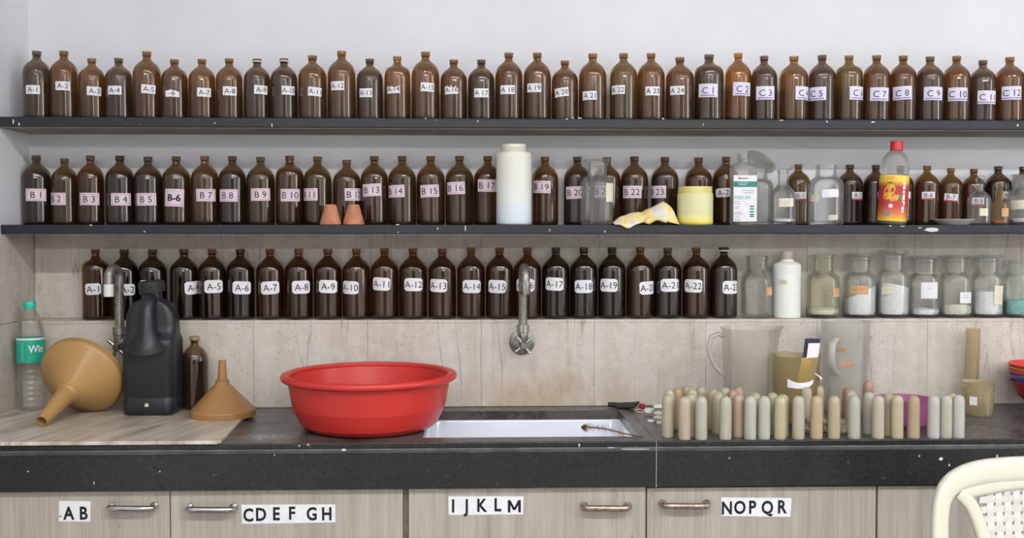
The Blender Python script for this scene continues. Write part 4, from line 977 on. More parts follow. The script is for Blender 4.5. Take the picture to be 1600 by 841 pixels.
# ------------------------------------------------------------------ on the worktop
def on_top(px, py, z=None):
    p = at_z(px, py, ZCT if z is None else z); return p
# loose stone slab at the left
ZSL = ZCT + 0.0085
a = at_z(336, 696.5, ZSL); b_ = at_z(373, 659.5, ZSL); yb = LEDGE_Y-0.004
sl = (b_.x-a.x)/(b_.y-a.y); yf = YF-0.010
xr = lambda y: a.x+sl*(y-a.y)
vs = []
for z in (ZCT+0.0003, ZSL):
    vs += [(XL+TILE_T+0.002, yf, z), (xr(yf)-0.006, yf, z), (xr(yf), yf+0.012, z), (xr(yb), yb, z), (XL+TILE_T+0.002, yb, z)]
m = MB().add(vs, [(4,3,2,1,0),(5,6,7,8,9)]+[(k, (k+1) % 5, 5+(k+1) % 5, 5+k) for k in range(5)])
tag(m.build('stone_slab', M['slab'], smooth=False, bevel=0.0012), 'loose beige streaked stone slab lying on the left end of the worktop', 'slab')

# red tub
tc = Vector((0, 0, 0)); front = at_z(578, 685.5, ZCT); RB = 0.142
cy = front.y+RB; cx = at_y(577.5, 640, cy).x
tub = thing('wash_tub', 'large round red plastic tub standing on the worktop beside the sink', 'tub', (cx, cy, ZCT))
TH = ZC - 0.329 - ZCT
redm = plain('red_tub_plastic', srgb(198,52,46), 0.36, 0.5, var=0.05, vscale=5, obj=True, sss=0.05)
RT = 136.5*mpp((cx, cy, ZCT+0.1)); RW = 125.5*mpp((cx, cy, ZCT+0.1))
prof = [(0,0.006),(RB*0.86,0.006),(RB*0.88,0.0),(RB*0.95,0.0),(RB*1.05,0.004),(RB*1.14,0.014),(RB*1.19,0.028),(RW*0.94,0.052),(RW*0.945,0.055),(RW,TH-0.018)]
body = MB().lathe(prof+[(RW+0.001,TH-0.010),(RW-0.003,TH-0.010),(RW*0.92,0.054),(RB*1.15,0.03),(RB*1.08,0.016),(RB*0.95,0.009),(0,0.009)], 72).build('body', redm, tub)
MB().lathe([(RW-0.001,TH-0.016),(RT-0.006,TH-0.016),(RT-0.001,TH-0.012),(RT,TH-0.006),(RT-0.003,TH-0.001),(RT-0.009,TH+0.001),(RW-0.001,TH-0.001),(RW-0.004,TH-0.006),(RW-0.001,TH-0.016)], 72).build('rim', redm, tub)

# water bottle at the left wall
t, s = place('water_bottle', 'clear plastic water bottle with turquoise cap and label by the left wall', 'bottle', 48.5, LEDGE_Y-0.040, ZSL)
aqua = plain('turquoise_cap', srgb(40,196,170), 0.4); rb = 20.8*s
P = [(0,5*s),(rb*0.55,1.5*s),(rb*0.8,0),(rb*0.95,1*s),(rb,5*s)]
z = 8.0
while z < 70: P += [(rb*0.985, z*s), (rb*0.93, (z+2.6)*s), (rb*0.93, (z+3.6)*s), (rb*0.985, (z+6.2)*s)]; z += 8.6
P += [(rb*0.985,72*s),(rb*0.985,112*s),(rb*0.99,116*s),(rb*0.95,124*s),(rb*0.84,135*s),(rb*0.66,146*s),(rb*0.46,153*s),(rb*0.38,156*s),(rb*0.37,160*s)]
MB().lathe(P, 40).build('body', M['pet'], t)
MB().lathe([(rb*0.40,157*s),(rb*0.44,157.5*s),(rb*0.44,166*s),(rb*0.41,168*s),(0,168*s)], 32).build('cap', aqua, t)
lab = MB().lathe([(rb*1.0,74*s),(rb*1.0,112*s)], 48).build('label', plain('turquoise_label', srgb(26,172,144), 0.35, obj=True), t)
wh = plain('white_print_on_label', srgb(238,238,238), 0.5)
MB().lathe([(rb*1.006,109*s),(rb*1.006,112*s)], 48).build('label_edge', wh, lab)
tv, tf, tw = text_mesh('Win', 0.02); al = view_az(t.location.x, t.location.y)
m = MB(); wrap(m, rb, al+0.42, 95.5*s, [(x*11*s*0.85, y*11*s) for x, y in tv], tf, 0.0, 0.0006); m.build('lettering', wh, lab, smooth=False)
m = MB()
for v in range(8): wrap(m, rb, al-0.55, (78+3.6*v)*s, [(-2.2*s, 0), (1.6*s, 0), (1.6*s, 1.1*s), (-2.2*s, 1.1*s)], [(0,1,2,3)], 0, 0.0006)
m.build('small_print', plain('pale_print_on_label', srgb(170,220,206), 0.5), lab, smooth=False)
m = MB(); wrap(m, rb, al+0.62, 84*s, [(-6*s, 0), (6*s, 0), (6*s, 1.6*s), (-6*s, 1.6*s)], [(0,1,2,3)], 0, 0.0006); m.build('green_print', plain('lime_print', srgb(150,200,60), 0.5), lab, smooth=False)

# big tan funnel on its side
tanp = mat_film('tan_funnel_plastic', srgb(202,160,100), 0.93, 0.42, 0.25, 0.04)
tanp2 = mat_film('brown_funnel_plastic', srgb(186,140,88), 0.90, 0.4, 0.25, 0.08)
fun = thing('funnel', 'big tan plastic funnel lying on its side with the spout toward us', 'funnel', (0,0,0))
R = 0.104; LC = 0.074; LT = 0.200; az = 0.40
tip = at_z(65, 664, ZSL+0.006)
ax = Vector((-0.13, 0, 0)); ax.z = -az; ax.y = -math.sqrt(1-ax.x**2-ax.z**2)
rim_c = tip - ax*LT
rim_c.z = ZSL + R*math.sqrt(1-az*az) + 0.0005
ax = (Vector((tip.x, tip.y, ZSL+0.0135)) - rim_c).normalized()
q = Vector((0,0,1)).rotation_difference(ax)
fun.location = rim_c; fun.rotation_mode = 'QUATERNION'; fun.rotation_quaternion = q
outer = [(R*0.985,-0.012),(R,-0.010),(R,0.006),(R*0.97,0.012),(0.034,LC-0.006),(0.0285,LC-0.001)]
inner = [(0.0265,LC),(0.032,LC-0.008),(R*0.955,0.011),(R*0.975,0.005),(R*0.972,-0.012),(R*0.985,-0.012)]
MB().lathe(outer+inner, 64).build('cone', tanp, fun)
MB().lathe([(0.0285,LC-0.006),(0.0290,LC+0.002),(0.0270,LC+0.004),(0.0275,LC+0.008),(0.0235,LC+0.012),(0.0135,LT),(0.0118,LT),(0.0200,LC+0.012),(0.0255,LC-0.006)], 40).build('spout', tanp, fun)

# black jerrycan
fr = at_z(239, 650.5, ZSL); s = mpp((fr.x, fr.y+0.05, ZSL)); JD = 0.052
jc = thing('jerrycan', 'black plastic jerrycan with moulded handle and tilted cap on the slab', 'jerrycan', (at_y(239.5, 560, fr.y+JD).x, fr.y+JD, ZSL), math.radians(-2))
blk = plain('black_hdpe', srgb(34,36,42), 0.36, 0.45, var=0.08, vscale=12, bump=0.05)
W = 39.8*s
def jl_(hx, hy, z, rr): return [(x, y, z) for x, y in rrect(-hx, hx, -hy, hy, rr, 6)]
lo = [jl_(W*0.90,JD*0.86,0,0.016), jl_(W*0.985,JD*0.97,4*s,0.02), jl_(W,JD,9*s,0.022), jl_(W,JD,26*s,0.022), jl_(W*0.985,JD*0.985,27*s,0.022), jl_(W*0.985,JD*0.985,28.5*s,0.022), jl_(W,JD,30*s,0.022), jl_(W,JD,108*s,0.022), jl_(W*1.0,JD*1.0,113*s,0.022), jl_(W*0.985,JD*0.93,118*s,0.022)]
up = [jl_(W*0.98,JD*0.64,124*s,0.018), jl_(W*0.98,JD*0.58,138*s,0.018), jl_(W*0.955,JD*0.55,150*s,0.018), jl_(W*0.90,JD*0.53,160*s,0.018), jl_(W*0.80,JD*0.51,168*s,0.018), jl_(W*0.62,JD*0.49,174*s,0.016), jl_(W*0.40,JD*0.45,177.5*s,0.010)]
loft(lo+up, True, True).build('body', blk, jc, auto=1.0)
hp = [(0, -JD*0.55, 108*s), (0, -JD*0.62, 114*s), (0, -JD*0.72, 120*s), (0, -JD*0.83, 130*s), (0, -JD*0.82, 145*s), (0, -JD*0.76, 158*s), (0, -JD*0.60, 169*s), (0, -JD*0.40, 176*s), (0, -JD*0.2, 178*s)]
MB().tube(hp, [36*s, 31*s, 22*s, 15*s, 12*s, 11.5*s, 12*s, 13*s, 11*s], 20, True, 1.0).build('handle', blk, jc, auto=1.2)
MB().lathe([(18*s,172*s),(18*s,178*s),(15*s,179*s),(14*s,186*s),(14*s,192*s),(0,192*s)], 32).build('neck', blk, jc)
cp = MB().lathe([(0,0),(18.5*s,0),(19.3*s,1*s),(19.3*s,15*s),(18*s,17*s),(0,17*s)], 48)
capo = cp.build('cap', plain('dusty_black_cap', srgb(44,46,48), 0.6, var=0.15, vscale=60), jc); capo.location = (0, 0, 189*s); capo.rotation_euler = (0.10, math.radians(-5), 0)
for k in range(30):
    an = 2*math.pi*k/30
    MB().box(-0.0006, 0.0006, -0.0006, 0.0006, 2*s, 15*s).build('cap_rib', blk, capo, smooth=False).location = (19.4*s*math.cos(an), 19.4*s*math.sin(an), 0)
m = MB(); rn = random.Random(3); c = (0.5*s, -JD-0.0006, 17*s); n = 9
vs = [(c[0]+math.cos(6.283*k/n)*4*s*rn.uniform(0.6,1), c[1], c[2]+math.sin(6.283*k/n)*4*s*rn.uniform(0.6,1)) for k in range(n)]
m.add(vs+[(x, y+0.0008, z) for x, y, z in vs], [tuple(range(n))]+[(k, n+k, n+(k+1) % n, (k+1) % n) for k in range(n)]).build('label_remnant', M['paper_cream'], jc, smooth=False)

# brown bottle with tan cap next to it
brown_bottle(4, 'brown glass bottle with tan cap standing beside the black jerrycan', 304.5, 524, 41.5, LEDGE_Y-0.046, ZSL, 112, 'd', 0.7, None, 'slope', cap=plain('tan_metal_cap', srgb(150,132,88), 0.5), py=580)

# small funnel standing on its mouth
fr = at_z(348, 658.5, ZSL); s = mpp((fr.x, fr.y+0.07, ZSL)); R = 50*s
fx = thing('funnel', 'small brown plastic funnel standing mouth down on the slab edge', 'funnel', (at_y(348, 640, fr.y+R).x, fr.y+R, ZSL))
MB().lathe([(R,0.0),(R*1.0,8*s),(R*0.985,10*s),(11.5*s,50*s),(9.8*s,54*s),(8*s,50*s),(R*0.95,9*s),(R*0.97,0.0)], 56).build('cone', tanp2, fx)
MB().lathe([(9.8*s,52*s),(10.4*s,53*s),(10.4*s,56*s),(7.4*s,58*s),(5.4*s,87*s),(4.4*s,87*s),(6.2*s,58*s),(9*s,52*s)], 32).build('spout', tanp2, fx)

# ------------------------------------------------------------------ taps
def tap(px, label, side, pyr=508, hx=818, hy=540, outpx=821, outpy=460, toppy=412, dull=False):
    yr = LEDGE_Y-0.060; r0 = at_y(px, pyr, yr); s = mpp(r0)
    t = thing('water_tap', label, 'tap', (r0.x, LEDGE_Y, at_y(px, 535, LEDGE_Y).z))
    base = Vector(t.location); mt = M['dull_metal'] if dull else M['chrome']
    L = lambda p: Vector(p)-base
    hz = at_y(hx, hy, yr-0.03).z
    # wall flange and inlet
    MB().tube([(0,0,0.0),(0,-0.004,0.0),(0,-0.010,0)], [0.034,0.033,0.020], 32).build('wall_flange', M['dull_metal'], t, auto=0.5)
    MB().tube([(0,-0.008,0),(0,-0.062,0)], 0.0125, 20).build('inlet_pipe', mt, t, auto=0.5)
    zb = hz-base.z
    MB().tube([(0,-0.060,-0.006),(0,-0.060,0.012),(0,-0.060,r0.z-base.z-0.020),(0,-0.060,r0.z-base.z-0.018),(0,-0.060,r0.z-base.z)], [0.012,0.0155,0.0155,0.0175,0.0175], 24).build('valve_body', mt, t, auto=0.5)
    MB().tube([(0,-0.060,r0.z-base.z-0.001),(0,-0.060,r0.z-base.z+0.006)], 0.0125, 6).build('lock_nut', mt, t, smooth=False)
    # gooseneck
    ztop = at_y(px, toppy+6, yr).z-base.z
    oe = at_y(outpx, outpy, yr-0.062 if not side else yr-0.045); e = L(oe)
    st = Vector((0,-0.060,r0.z-base.z)); hor = Vector((e.x, e.y+0.060, 0)); rad = hor.length/2; d = hor.normalized()
    pts = [st, Vector((0,-0.060, ztop-rad))]
    for k in range(1, 12): an = math.pi*k/12; pts.append(Vector((0,-0.060, ztop-rad))+d*(rad-rad*math.cos(an))+Vector((0,0,rad*math.sin(an))))
    pts.append(Vector((e.x, e.y, ztop-rad))); pts.append(e)
    MB().tube(pts, 0.0112, 18).build('gooseneck', M['dull_metal'], t, auto=0.6)
    MB().tube([e+Vector((0,0,0.030)), e+Vector((0,0,0.001)), e+Vector((0,0,-0.001))], [0.0122,0.0122,0.0115], 20).build('spout_tip', M['chrome'] if not dull else M['white_plastic'], t, auto=0.5)
    # cross handle on a forward spindle
    hc = L(at_y(hx, hy, yr-0.035))
    MB().tube([(0,-0.060,hc.z),(hc.x,hc.y,hc.z)], [0.0085,0.0075], 16).build('spindle', mt, t, auto=0.5)
    h = MB().tube([hc+Vector((0,0.006,0)), hc+Vector((0,-0.004,0)), hc+Vector((0,-0.007,0))], [0.0100,0.0100,0.0075], 20).build('handle_hub', M['chrome'], t, auto=0.5)
    for an in (40, 128, 220, 310) if not side else (48, 140, 250, 318):
        a2 = math.radians(an); dv = Vector((math.cos(a2), 0, math.sin(a2)))
        MB().tube([hc+dv*0.006, hc+dv*0.026, hc+dv*0.027], [0.0036,0.0046,0.0038], 12).build('handle_arm', M['chrome'], h, auto=0.6)
    return t
tap(817, 'tall gooseneck tap with cross handle above the sink', False)
tap(187, 'tall gooseneck tap with cross handle behind the big tan funnel', True, pyr=512, hx=182, hy=543, outpx=170, outpy=463, toppy=413, dull=True)

# ------------------------------------------------------------------ upturned plastic tubes
TUBES = [(1043.5,616,'beige'),(1045.5,608,'pale'),(1058.7,605.5,'amber'),(1073,602,'amber2'),(1081,607,'yellow'),(1071,620,'pink'),(1079.5,615,'yellow'),(1095,603,'beige'),(1100.5,622,'green'),(1114,607,'amber2'),(1122,611.5,'olive'),(1133,605,'pale'),(1137.6,621,'pale'),(1146,608,'clay'),(1153.5,604,'clay2'),(1154,615.5,'clay2'),(1180,613,'olive'),(1177,621,'white'),(1195,618.6,'white'),(1207.7,613,'olive'),(1224,617,'olive'),(1229,622,'yellow'),(1250,619,'beigep'),(1260,604,'beigep'),(1279,601,'yellow'),(1283,621,'peach'),(1311,621,'tan'),(1325,605,'clayd'),(1330.5,609,'pink'),(1343,621,'pale'),(1357,594,'clay'),(1358,612,'pale'),(1378,619.5,'beigep'),(1389,614,'tan'),(1408.5,619.5,'yellow'),(1436,620,'tan2'),(1466,619,'milk'),(1479.5,617,'pale'),(1487,613.5,'olive'),(1506,619.5,'milk')]
TC = {'beige': (208,192,158), 'beigep': (216,204,176), 'pale': (212,210,188), 'amber': (208,164,88), 'amber2': (204,180,118), 'yellow': (220,206,152), 'pink': (216,190,162), 'green': (206,208,184), 'olive': (206,198,150), 'clay': (206,148,112), 'clay2': (214,172,140), 'clayd': (168,100,68), 'white': (216,220,206), 'peach': (222,186,136), 'tan': (212,190,140), 'tan2': (206,170,118), 'milk': (222,222,222)}
TCN = {'beige': 'beige', 'beigep': 'pale beige', 'pale': 'pale greenish', 'amber': 'amber', 'amber2': 'light amber', 'yellow': 'pale yellow', 'pink': 'pinkish beige', 'green': 'greenish white', 'olive': 'olive tinted', 'clay': 'terracotta', 'clay2': 'light terracotta', 'clayd': 'dark terracotta', 'white': 'whitish', 'peach': 'peach', 'tan': 'tan', 'tan2': 'brownish tan', 'milk': 'milky white'}
TM = {k: mat_film('tube_'+TCN[k].replace(' ', '_'), srgb(*[(c+(255-c)*0.34)*0.80+q*0.20 for c, q in zip(v, (214,208,186))]), 0.78, 0.28, 0.4, 0.08) for k, v in TC.items()}
TR, THT = 0.0138, 0.0965
pos = []
for px, py, c in TUBES:
    p = at_z(px, py+0.5, ZCT+THT); pos.append([p.x, min(-0.17, max(YF+TR+0.002, p.y)), c, px, py])
for it in range(200):                          # let the tubes stand clear of one another
    mv = False
    for i in range(len(pos)):
        for j in range(i):
            dx, dy = pos[i][0]-pos[j][0], pos[i][1]-pos[j][1]; d = math.hypot(dx, dy)
            if d < 2*TR+0.0006:
                k = (2*TR+0.001-d)/2; ux, uy = (dx/d, dy/d) if d > 1e-5 else (0, 1)
                ux *= 0.35; q = math.hypot(ux, uy) or 1; ux, uy = ux/q, uy/q
                pos[i][0] += ux*k; pos[i][1] += uy*k; pos[j][0] -= ux*k; pos[j][1] -= uy*k; mv = True
    for p in pos: p[1] = max(YF+TR+0.002, p[1])
    if not mv: break
tprof = [(TR*0.96,0),(TR,0.001),(TR*0.97,THT*0.80),(TR*0.95,THT*0.86),(TR*0.86,THT*0.92),(TR*0.66,THT*0.965),(TR*0.36,THT*0.992),(0,THT),(0,THT-0.0022),(TR*0.6,THT*0.94),(TR*0.8,THT*0.88),(TR*0.84,THT*0.80),(TR*0.86,0),(TR*0.96,0)]
tube_me = MB().lathe(tprof, 28).mesh('plastic_tube')
front = sorted([p for p in pos if p[4] > 615], key=lambda p: p[3])
names = {}
order = ['first', 'second', 'third', 'fourth', 'fifth', 'sixth', 'seventh', 'eighth', 'ninth', 'tenth', 'eleventh', 'twelfth', 'thirteenth', 'fourteenth', 'fifteenth', 'sixteenth', 'seventeenth', 'eighteenth', 'nineteenth', 'twentieth']
back = sorted([p for p in pos if p[4] <= 615], key=lambda p: p[3])
for lst, where in ((front, 'front'), (back, 'back')):
    for i, p in enumerate(lst):
        o = order[i] if i < 20 else 'twenty-' + order[i-20]
        me = tube_me.copy(); me.materials.clear(); me.materials.append(TM[p[2]])
        ob = obj('plastic_tube', me, None, None, (p[0], p[1], ZCT))
        tag(ob, f'{TCN[p[2]]} round-topped plastic tube, {o} from the left in the {where} row', 'tube', 'upturned plastic tubes on the worktop')

# ------------------------------------------------------------------ jugs, beakers and bowls behind the tubes
def pxthing(name, label, cat, px, D):
    y = YC+D; x = at_y(px, 600, y).x
    t = thing(name, label, cat, (x, y, ZCT)); return t, mpp((x, y, ZCT+0.08))
t, s = pxthing('measuring_jug', 'frosted plastic jug with handle and spout, left of the olive beaker', 'jug', 1171, 2.55)
H = ZC-(511-365)*s-ZCT
def spouted(rt, rbm, H, spout, ang, th=0.0022, n=56):
    m = MB(); prof = [(rbm*0.94,0),(rbm,0.004),(rbm+(rt-rbm)*0.5,H*0.5),(rt*0.985,H*0.86),(rt,H*0.95),(rt*1.04,H)]
    loops = []
    def ring(r, z, k): 
        L = []
        for i in range(n):
            a = 2*math.pi*i/n; da = (a-ang+math.pi) % (2*math.pi)-math.pi
            f = math.exp(-(da/0.30)**2)*spout*k; L.append(((r+f)*math.cos(a), (r+f)*math.sin(a), z+(0.35*f if k > 0.6 else 0)))
        return L
    for r, z in prof: loops.append(ring(r, z, max(0, (z/H-0.72)/0.28)**1.6))
    for r, z in reversed(prof): loops.append(ring(r-th, max(z, 0.003)-(0.0003 if z == H else 0), max(0, (z/H-0.72)/0.28)**1.6))
    return loft(loops, True, True)
spouted(43*s, 38*s, H, 8*s, math.radians(-3)).build('body', M['frost'], t, auto=1.0)
hp = [(-41*s,0,H*0.90),(-50*s,-0.002,H*0.93),(-61*s,-0.004,H*0.90),(-65*s,-0.005,H*0.80),(-63*s,-0.005,H*0.68),(-56*s,-0.004,H*0.57),(-47*s,-0.002,H*0.50),(-39*s,0,H*0.46)]
MB().tube(hp, 5.0*s, 12, True, 0.7).build('handle', M['frost_handle'], t, auto=1.0)

t, s = pxthing('measuring_jug', 'taller frosted grey jug with ribbed collar, right of the olive beaker', 'jug', 1320, 2.60)
H = ZC-(500-365)*s-ZCT
MB().lathe([(0,0.003),(30*s,0.0),(33*s,0.003),(35*s,H*0.5),(37*s,H*0.80),(39.5*s,H*0.81),(40*s,H*0.835),(36.5*s,H*0.845),(37*s,H*0.985),(37.5*s,H),(35.5*s,H),(35*s,H*0.84),(33.5*s,H*0.5),(31.5*s,0.005),(0,0.005)], 48).build('body', M['frost_grey'], t, auto=0.9)
hp = [(-22*s,-29*s,H*0.80),(-29*s,-36*s,H*0.815),(-35*s,-42*s,H*0.76),(-37*s,-44*s,H*0.66),(-36*s,-43*s,H*0.55),(-31*s,-38*s,H*0.475),(-22*s,-27*s,H*0.45)]
MB().tube(hp, [5*s,6*s,6*s,6*s,6*s,5.5*s,5*s], 12, True, 0.8).build('handle', M['frost_handle'], t, auto=1.0)
al = view_az(t.location.x, t.location.y); orp = plain('faded_orange_print', srgb(206,150,110), 0.7, var=0.2, vscale=200)
for u, v, w_, h_ in ((-8, 0.70, 22, 7), (0, 0.555, 16, 6), (10, 0.54, 9, 3)):
    m = MB(); wrap(m, 36.5*s, al, H*v, [((u-w_/2)*s, -h_/2*s), ((u+w_/2)*s, -h_/2*s), ((u+w_/2)*s, h_/2*s), ((u-w_/2)*s, h_/2*s)], [(0,1,2,3)], 0, 0.001); m.build('faded_print', orp if h_ != 7 else M['paper_orange'], t, smooth=False)

t, s = pxthing('plastic_beaker', 'olive-stained plastic beaker between the two jugs, wrapped with torn white tape', 'beaker', 1244, 2.45)
H = ZC-(554-365)*s-ZCT
spouted(37*s, 34.5*s, H, 4*s, math.radians(100), 0.002).build('body', M['olive'], t, auto=1.0)
al = view_az(t.location.x, t.location.y)
m = MB(); pts = []; nn = 12; wv = [(-13,-6,7),(-10,-6,6.2),(-5,-6.5,4),(0,-7,2.6),(5,-7,1.8),(10,-6.6,2),(15,-5.6,2.8),(19,-4.4,3.6),(23,-2,4.6),(26,0.5,6),(27,4,8)]
for u, lo_, hi_ in wv: pts += [(u*s, lo_*s), (u*s, hi_*s)]
wrap(m, 36.6*s, al, H*0.62, pts, [(2*i, 2*i+2, 2*i+3, 2*i+1) for i in range(len(wv)-1)], 0, 0.0012)
m.build('torn_tape', M['paper'], t, auto=2)
m = MB(); cw = [Vector(((24+4*math.sin(i*0.55)-i*0.4)*s, -(31+7*math.sin(i*0.5))*s, H*0.62+(2+i*2.0)*s)) for i in range(8)]
vs = []
for i, c in enumerate(cw): vs += [c+Vector((-2.5*s*(1-i/9), -1.0*s, 0)), c+Vector((2.5*s*(1-i/9), 1.0*s, 0.6*s))]
m.add(vs, [(2*i, 2*i+1, 2*i+3, 2*i+2) for i in range(7)]).build('tape_curl', M['paper'], t, auto=2)
bx_, by_ = t.location.x, t.location.y
# folded booklet and yellow strip standing in the beaker
bk = thing('booklet', 'folded white and navy card standing in the olive beaker', 'card', (bx_+10*s, by_-10*s, ZCT+0.012))
navy = plain('navy_card', srgb(44,44,66), 0.6); hb_ = H+17*s
def leaf_(name, p0, p1, lean, mat, z0, z1, wt=0.0006):
    a0, a1 = Vector(p0), Vector(p1); nrm = Vector((-(a1-a0).y, (a1-a0).x, 0)).normalized()*wt; up_ = Vector((lean, 0, 1))
    vs = [a0+up_*z0, a1+up_*z0, a1+up_*z1, a0+up_*z1]; vs2 = [v+nrm for v in vs]
    MB().add(vs+vs2, [(0,1,2,3),(7,6,5,4),(0,4,5,1),(1,5,6,2),(2,6,7,3),(3,7,4,0)]).build(name, mat, bk, smooth=False)
leaf_('front_leaf', (-10*s,-4*s,0), (8*s,-4*s,0), 0.12, M['paper'], 0.052, hb_-5*s)
leaf_('back_leaf', (-14.5*s,1.5*s,0), (8*s,-3*s,0), 0.12, navy, 0.050, hb_+2*s)
ys = thing('paper_strip', 'yellowed paper strip slanting inside the olive beaker under the folded card', 'paper', (bx_+4*s, by_-12*s, ZCT+0.004))
MB().add([(-18*s,-3*s,0.0),(2*s,-3*s,0.0),(21*s,-3*s,H*0.95),(0,-3*s,H*0.95),(-18*s,-2.4*s,0.0),(2*s,-2.4*s,0.0),(21*s,-2.4*s,H*0.95),(0,-2.4*s,H*0.95)], [(0,1,2,3),(7,6,5,4),(0,4,5,1),(1,5,6,2),(2,6,7,3),(3,7,4,0)]).build('strip', plain('yellowed_paper', srgb(236,208,128), 0.8), ys, smooth=False)

t, s = pxthing('measuring_cylinder', 'tall narrow tan-stained measuring cylinder against the tiles behind the small beaker', 'cylinder', 1517, 2.655)
H = ZC-(513-365)*s-ZCT
t.rotation_euler = (0, math.radians(1.2), 0)
MB().lathe([(0,0.012),(9.6*s,0.011),(10*s,0.02),(10.8*s,H),(9.8*s,H),(9.0*s,0.016),(0,0.014)], 32).build('tube', M['tan_clear'], t)
MB().lathe([(0,0.0012),(15*s,0.0012),(16*s,0.003),(15*s,0.008),(10*s,0.012),(0,0.013)], 32).build('foot', M['tan_clear'], t)
t, s = pxthing('plastic_beaker', 'small tan-stained beaker with white label at the right of the tubes', 'beaker', 1528, 2.535)
H = ZC-(595.5-365)*s-ZCT
spouted(24*s, 22.5*s, H, 4*s, math.radians(120), 0.002).build('body', M['tan_clear'], t, auto=1.0)
m = MB(); wrap(m, 23.6*s, view_az(t.location.x, t.location.y)-0.24, H*0.48, [(-6*s,-6.5*s),(5*s,-6.5*s),(5*s,6.5*s),(-6*s,6.5*s)], [(0,1,2,3)], 0, 0.0008); m.build('label', M['paper'], t, smooth=False)

# stacked bowls at the right frame edge
bs = mpp((1.3, YC+2.585, ZCT+0.1)); by = YC+2.585; bx0 = at_y(1644, 600, by).x
for i, (nm, col, zb) in enumerate((('dark red', (160,30,40), 0.0), ('blue', (84,96,170), 0.016), ('pink', (206,86,110), 0.027), ('orange', (220,130,84), 0.036), ('red', (216,58,58), 0.045))):
    zz = zb; R = 63*bs-0.0012*(4-i if i else 3); h = 0.078
    t = thing('plastic_bowl', f'{nm} plastic bowl in the nested stack at the right edge of the worktop', 'bowl', (bx0, by, ZCT+zz), 0, 'nested plastic bowls')
    MB().lathe([(0,0.002),(0.030,0.0),(0.034,0.002),(0.052,0.014),(R*0.80,0.040),(R*0.93,h-0.010),(R*0.95,h-0.003),(R,h-0.003),(R,h),(R*0.94,h),(R*0.90,h-0.012),(R*0.775,0.041),(0.050,0.0155),(0.033,0.0045),(0,0.0045)], 56).build('body', plain(nm.replace(' ', '_')+'_bowl_plastic', srgb(*col), 0.4), t)

# pink cup behind the tubes
t, s = pxthing('plastic_cup', 'magenta pink plastic cup half hidden behind the tubes', 'cup', 1412, 2.425)
H = ZC-(621-365)*s-ZCT; pk = mat_film('magenta_plastic', srgb(204,118,178), 0.85, 0.3, 0.4, 0.05)
MB().lathe([(0,0.002),(34*s,0),(36*s,0.003),(42.5*s,H-0.003),(43.5*s,H),(41.5*s,H),(35*s,0.005),(0,0.005)], 48).build('body', pk, t)

# rough stone lump among the tubes
lump = plain('rough_concrete', srgb(170,158,140), 0.95, 0.1, var=0.28, vscale=70, bump=0.8)
for j, (px, D, wx, hz, lb, sd) in enumerate(((1268, 2.345, 0.040, 0.040, 'rough grey-brown stone lump behind the peach tube', 1), (1315, 2.335, 0.036, 0.030, 'lower rough stone lump behind the tan tube', 2))):
    y = YC+D; x = at_y(px, 650, y).x; bm = bmesh.new(); bmesh.ops.create_icosphere(bm, subdivisions=4, radius=1.0)
    for v in bm.verts:
        k = 1+0.22*noise.noise(v.co*1.6+Vector((sd*3.1, 0, 0)))+0.07*noise.noise(v.co*5+Vector((0, sd, 0)))
        v.co = Vector((v.co.x*wx*k, v.co.y*0.026*k, max(v.co.z*k, -0.55)*hz*0.62))
    lo_ = min(v.co.z for v in bm.verts)
    for v in bm.verts: v.co.z -= lo_
    me = bpy.data.meshes.new('stone_lump'); bm.to_mesh(me); bm.free()
    tag(obj('stone_lump', me, lump, None, (x, y, ZCT)), lb, 'stone')

# white scraps, red cap and black piece near the sink corner
scrapm = plain('white_scrap_plastic', srgb(232,232,226), 0.45, var=0.05); creamm = plain('cream_scrap_plastic', srgb(222,214,190), 0.5, var=0.08)
SCR = [(1030,634,11,4.0,0.024,'topmost white plastic scrap beside the first tube',scrapm),(1014,642,10,5.5,0.006,'pale crumpled plastic scrap nearest the black piece',scrapm),(1031,644,10,3.4,0.017,'flat cream scrap under the topmost white one',creamm),(1030,651,11,3.6,0.009,'wide cream scrap low in the pile beside the first tube',creamm),(1018,656,7,2.8,0.0,'small white scrap at the front of the pile',scrapm),(1032,659,8,3.6,0.0,'cream scrap touching the worktop at the foot of the first tube',creamm)]
for j, (px, py, w_, h_, zz, lb, mt) in enumerate(SCR):
    c = at_z(px, py, ZCT+zz+0.004); s = mpp(c); n = 18; m = MB(); rn = random.Random(20+j); vs = []
    rr = [rn.uniform(0.75, 1.05) for _ in range(n)]
    for q, zt in ((1.0, 0.0), (1.0, 0.45), (0.8, 0.9), (0.4, 1.0)):
        for k in range(n):
            a = 2*math.pi*k/n; vs.append((w_*s*rr[k]*q*math.cos(a), w_*0.8*s*rr[k]*q*math.sin(a), h_*s*zt*(1+0.25*math.sin(a*3+j))))
    fs = [(i*n+k, i*n+(k+1) % n, (i+1)*n+(k+1) % n, (i+1)*n+k) for i in range(3) for k in range(n)]+[tuple(reversed(range(n))), tuple(range(3*n, 4*n))]
    o = m.add(vs, fs).build('plastic_scrap', mt, None, auto=1.0); o.location = (c.x, c.y, ZCT+zz); tag(o, lb, 'scrap', 'plastic scraps by the sink')
bp = thing('black_scrap', 'short piece of crumpled black rubber lying at the back corner of the sink', 'rubber', tuple(at_z(975, 638, ZCT)))
s = mpp(bp.location); blackr = plain('black_rubber', srgb(30,30,32), 0.6, var=0.2)
MB().tube([(-24*s,0,6*s),(-16*s,0.002,5*s),(-6*s,-0.002,4.5*s),(4*s,0.002,4.6*s),(14*s,0,5.6*s),(24*s,0.003,8.4*s)], [4.5*s,5.2*s,5*s,5.2*s,4.6*s,2.4*s], 14, True, 0.85).build('sleeve', blackr, bp, auto=1.2)
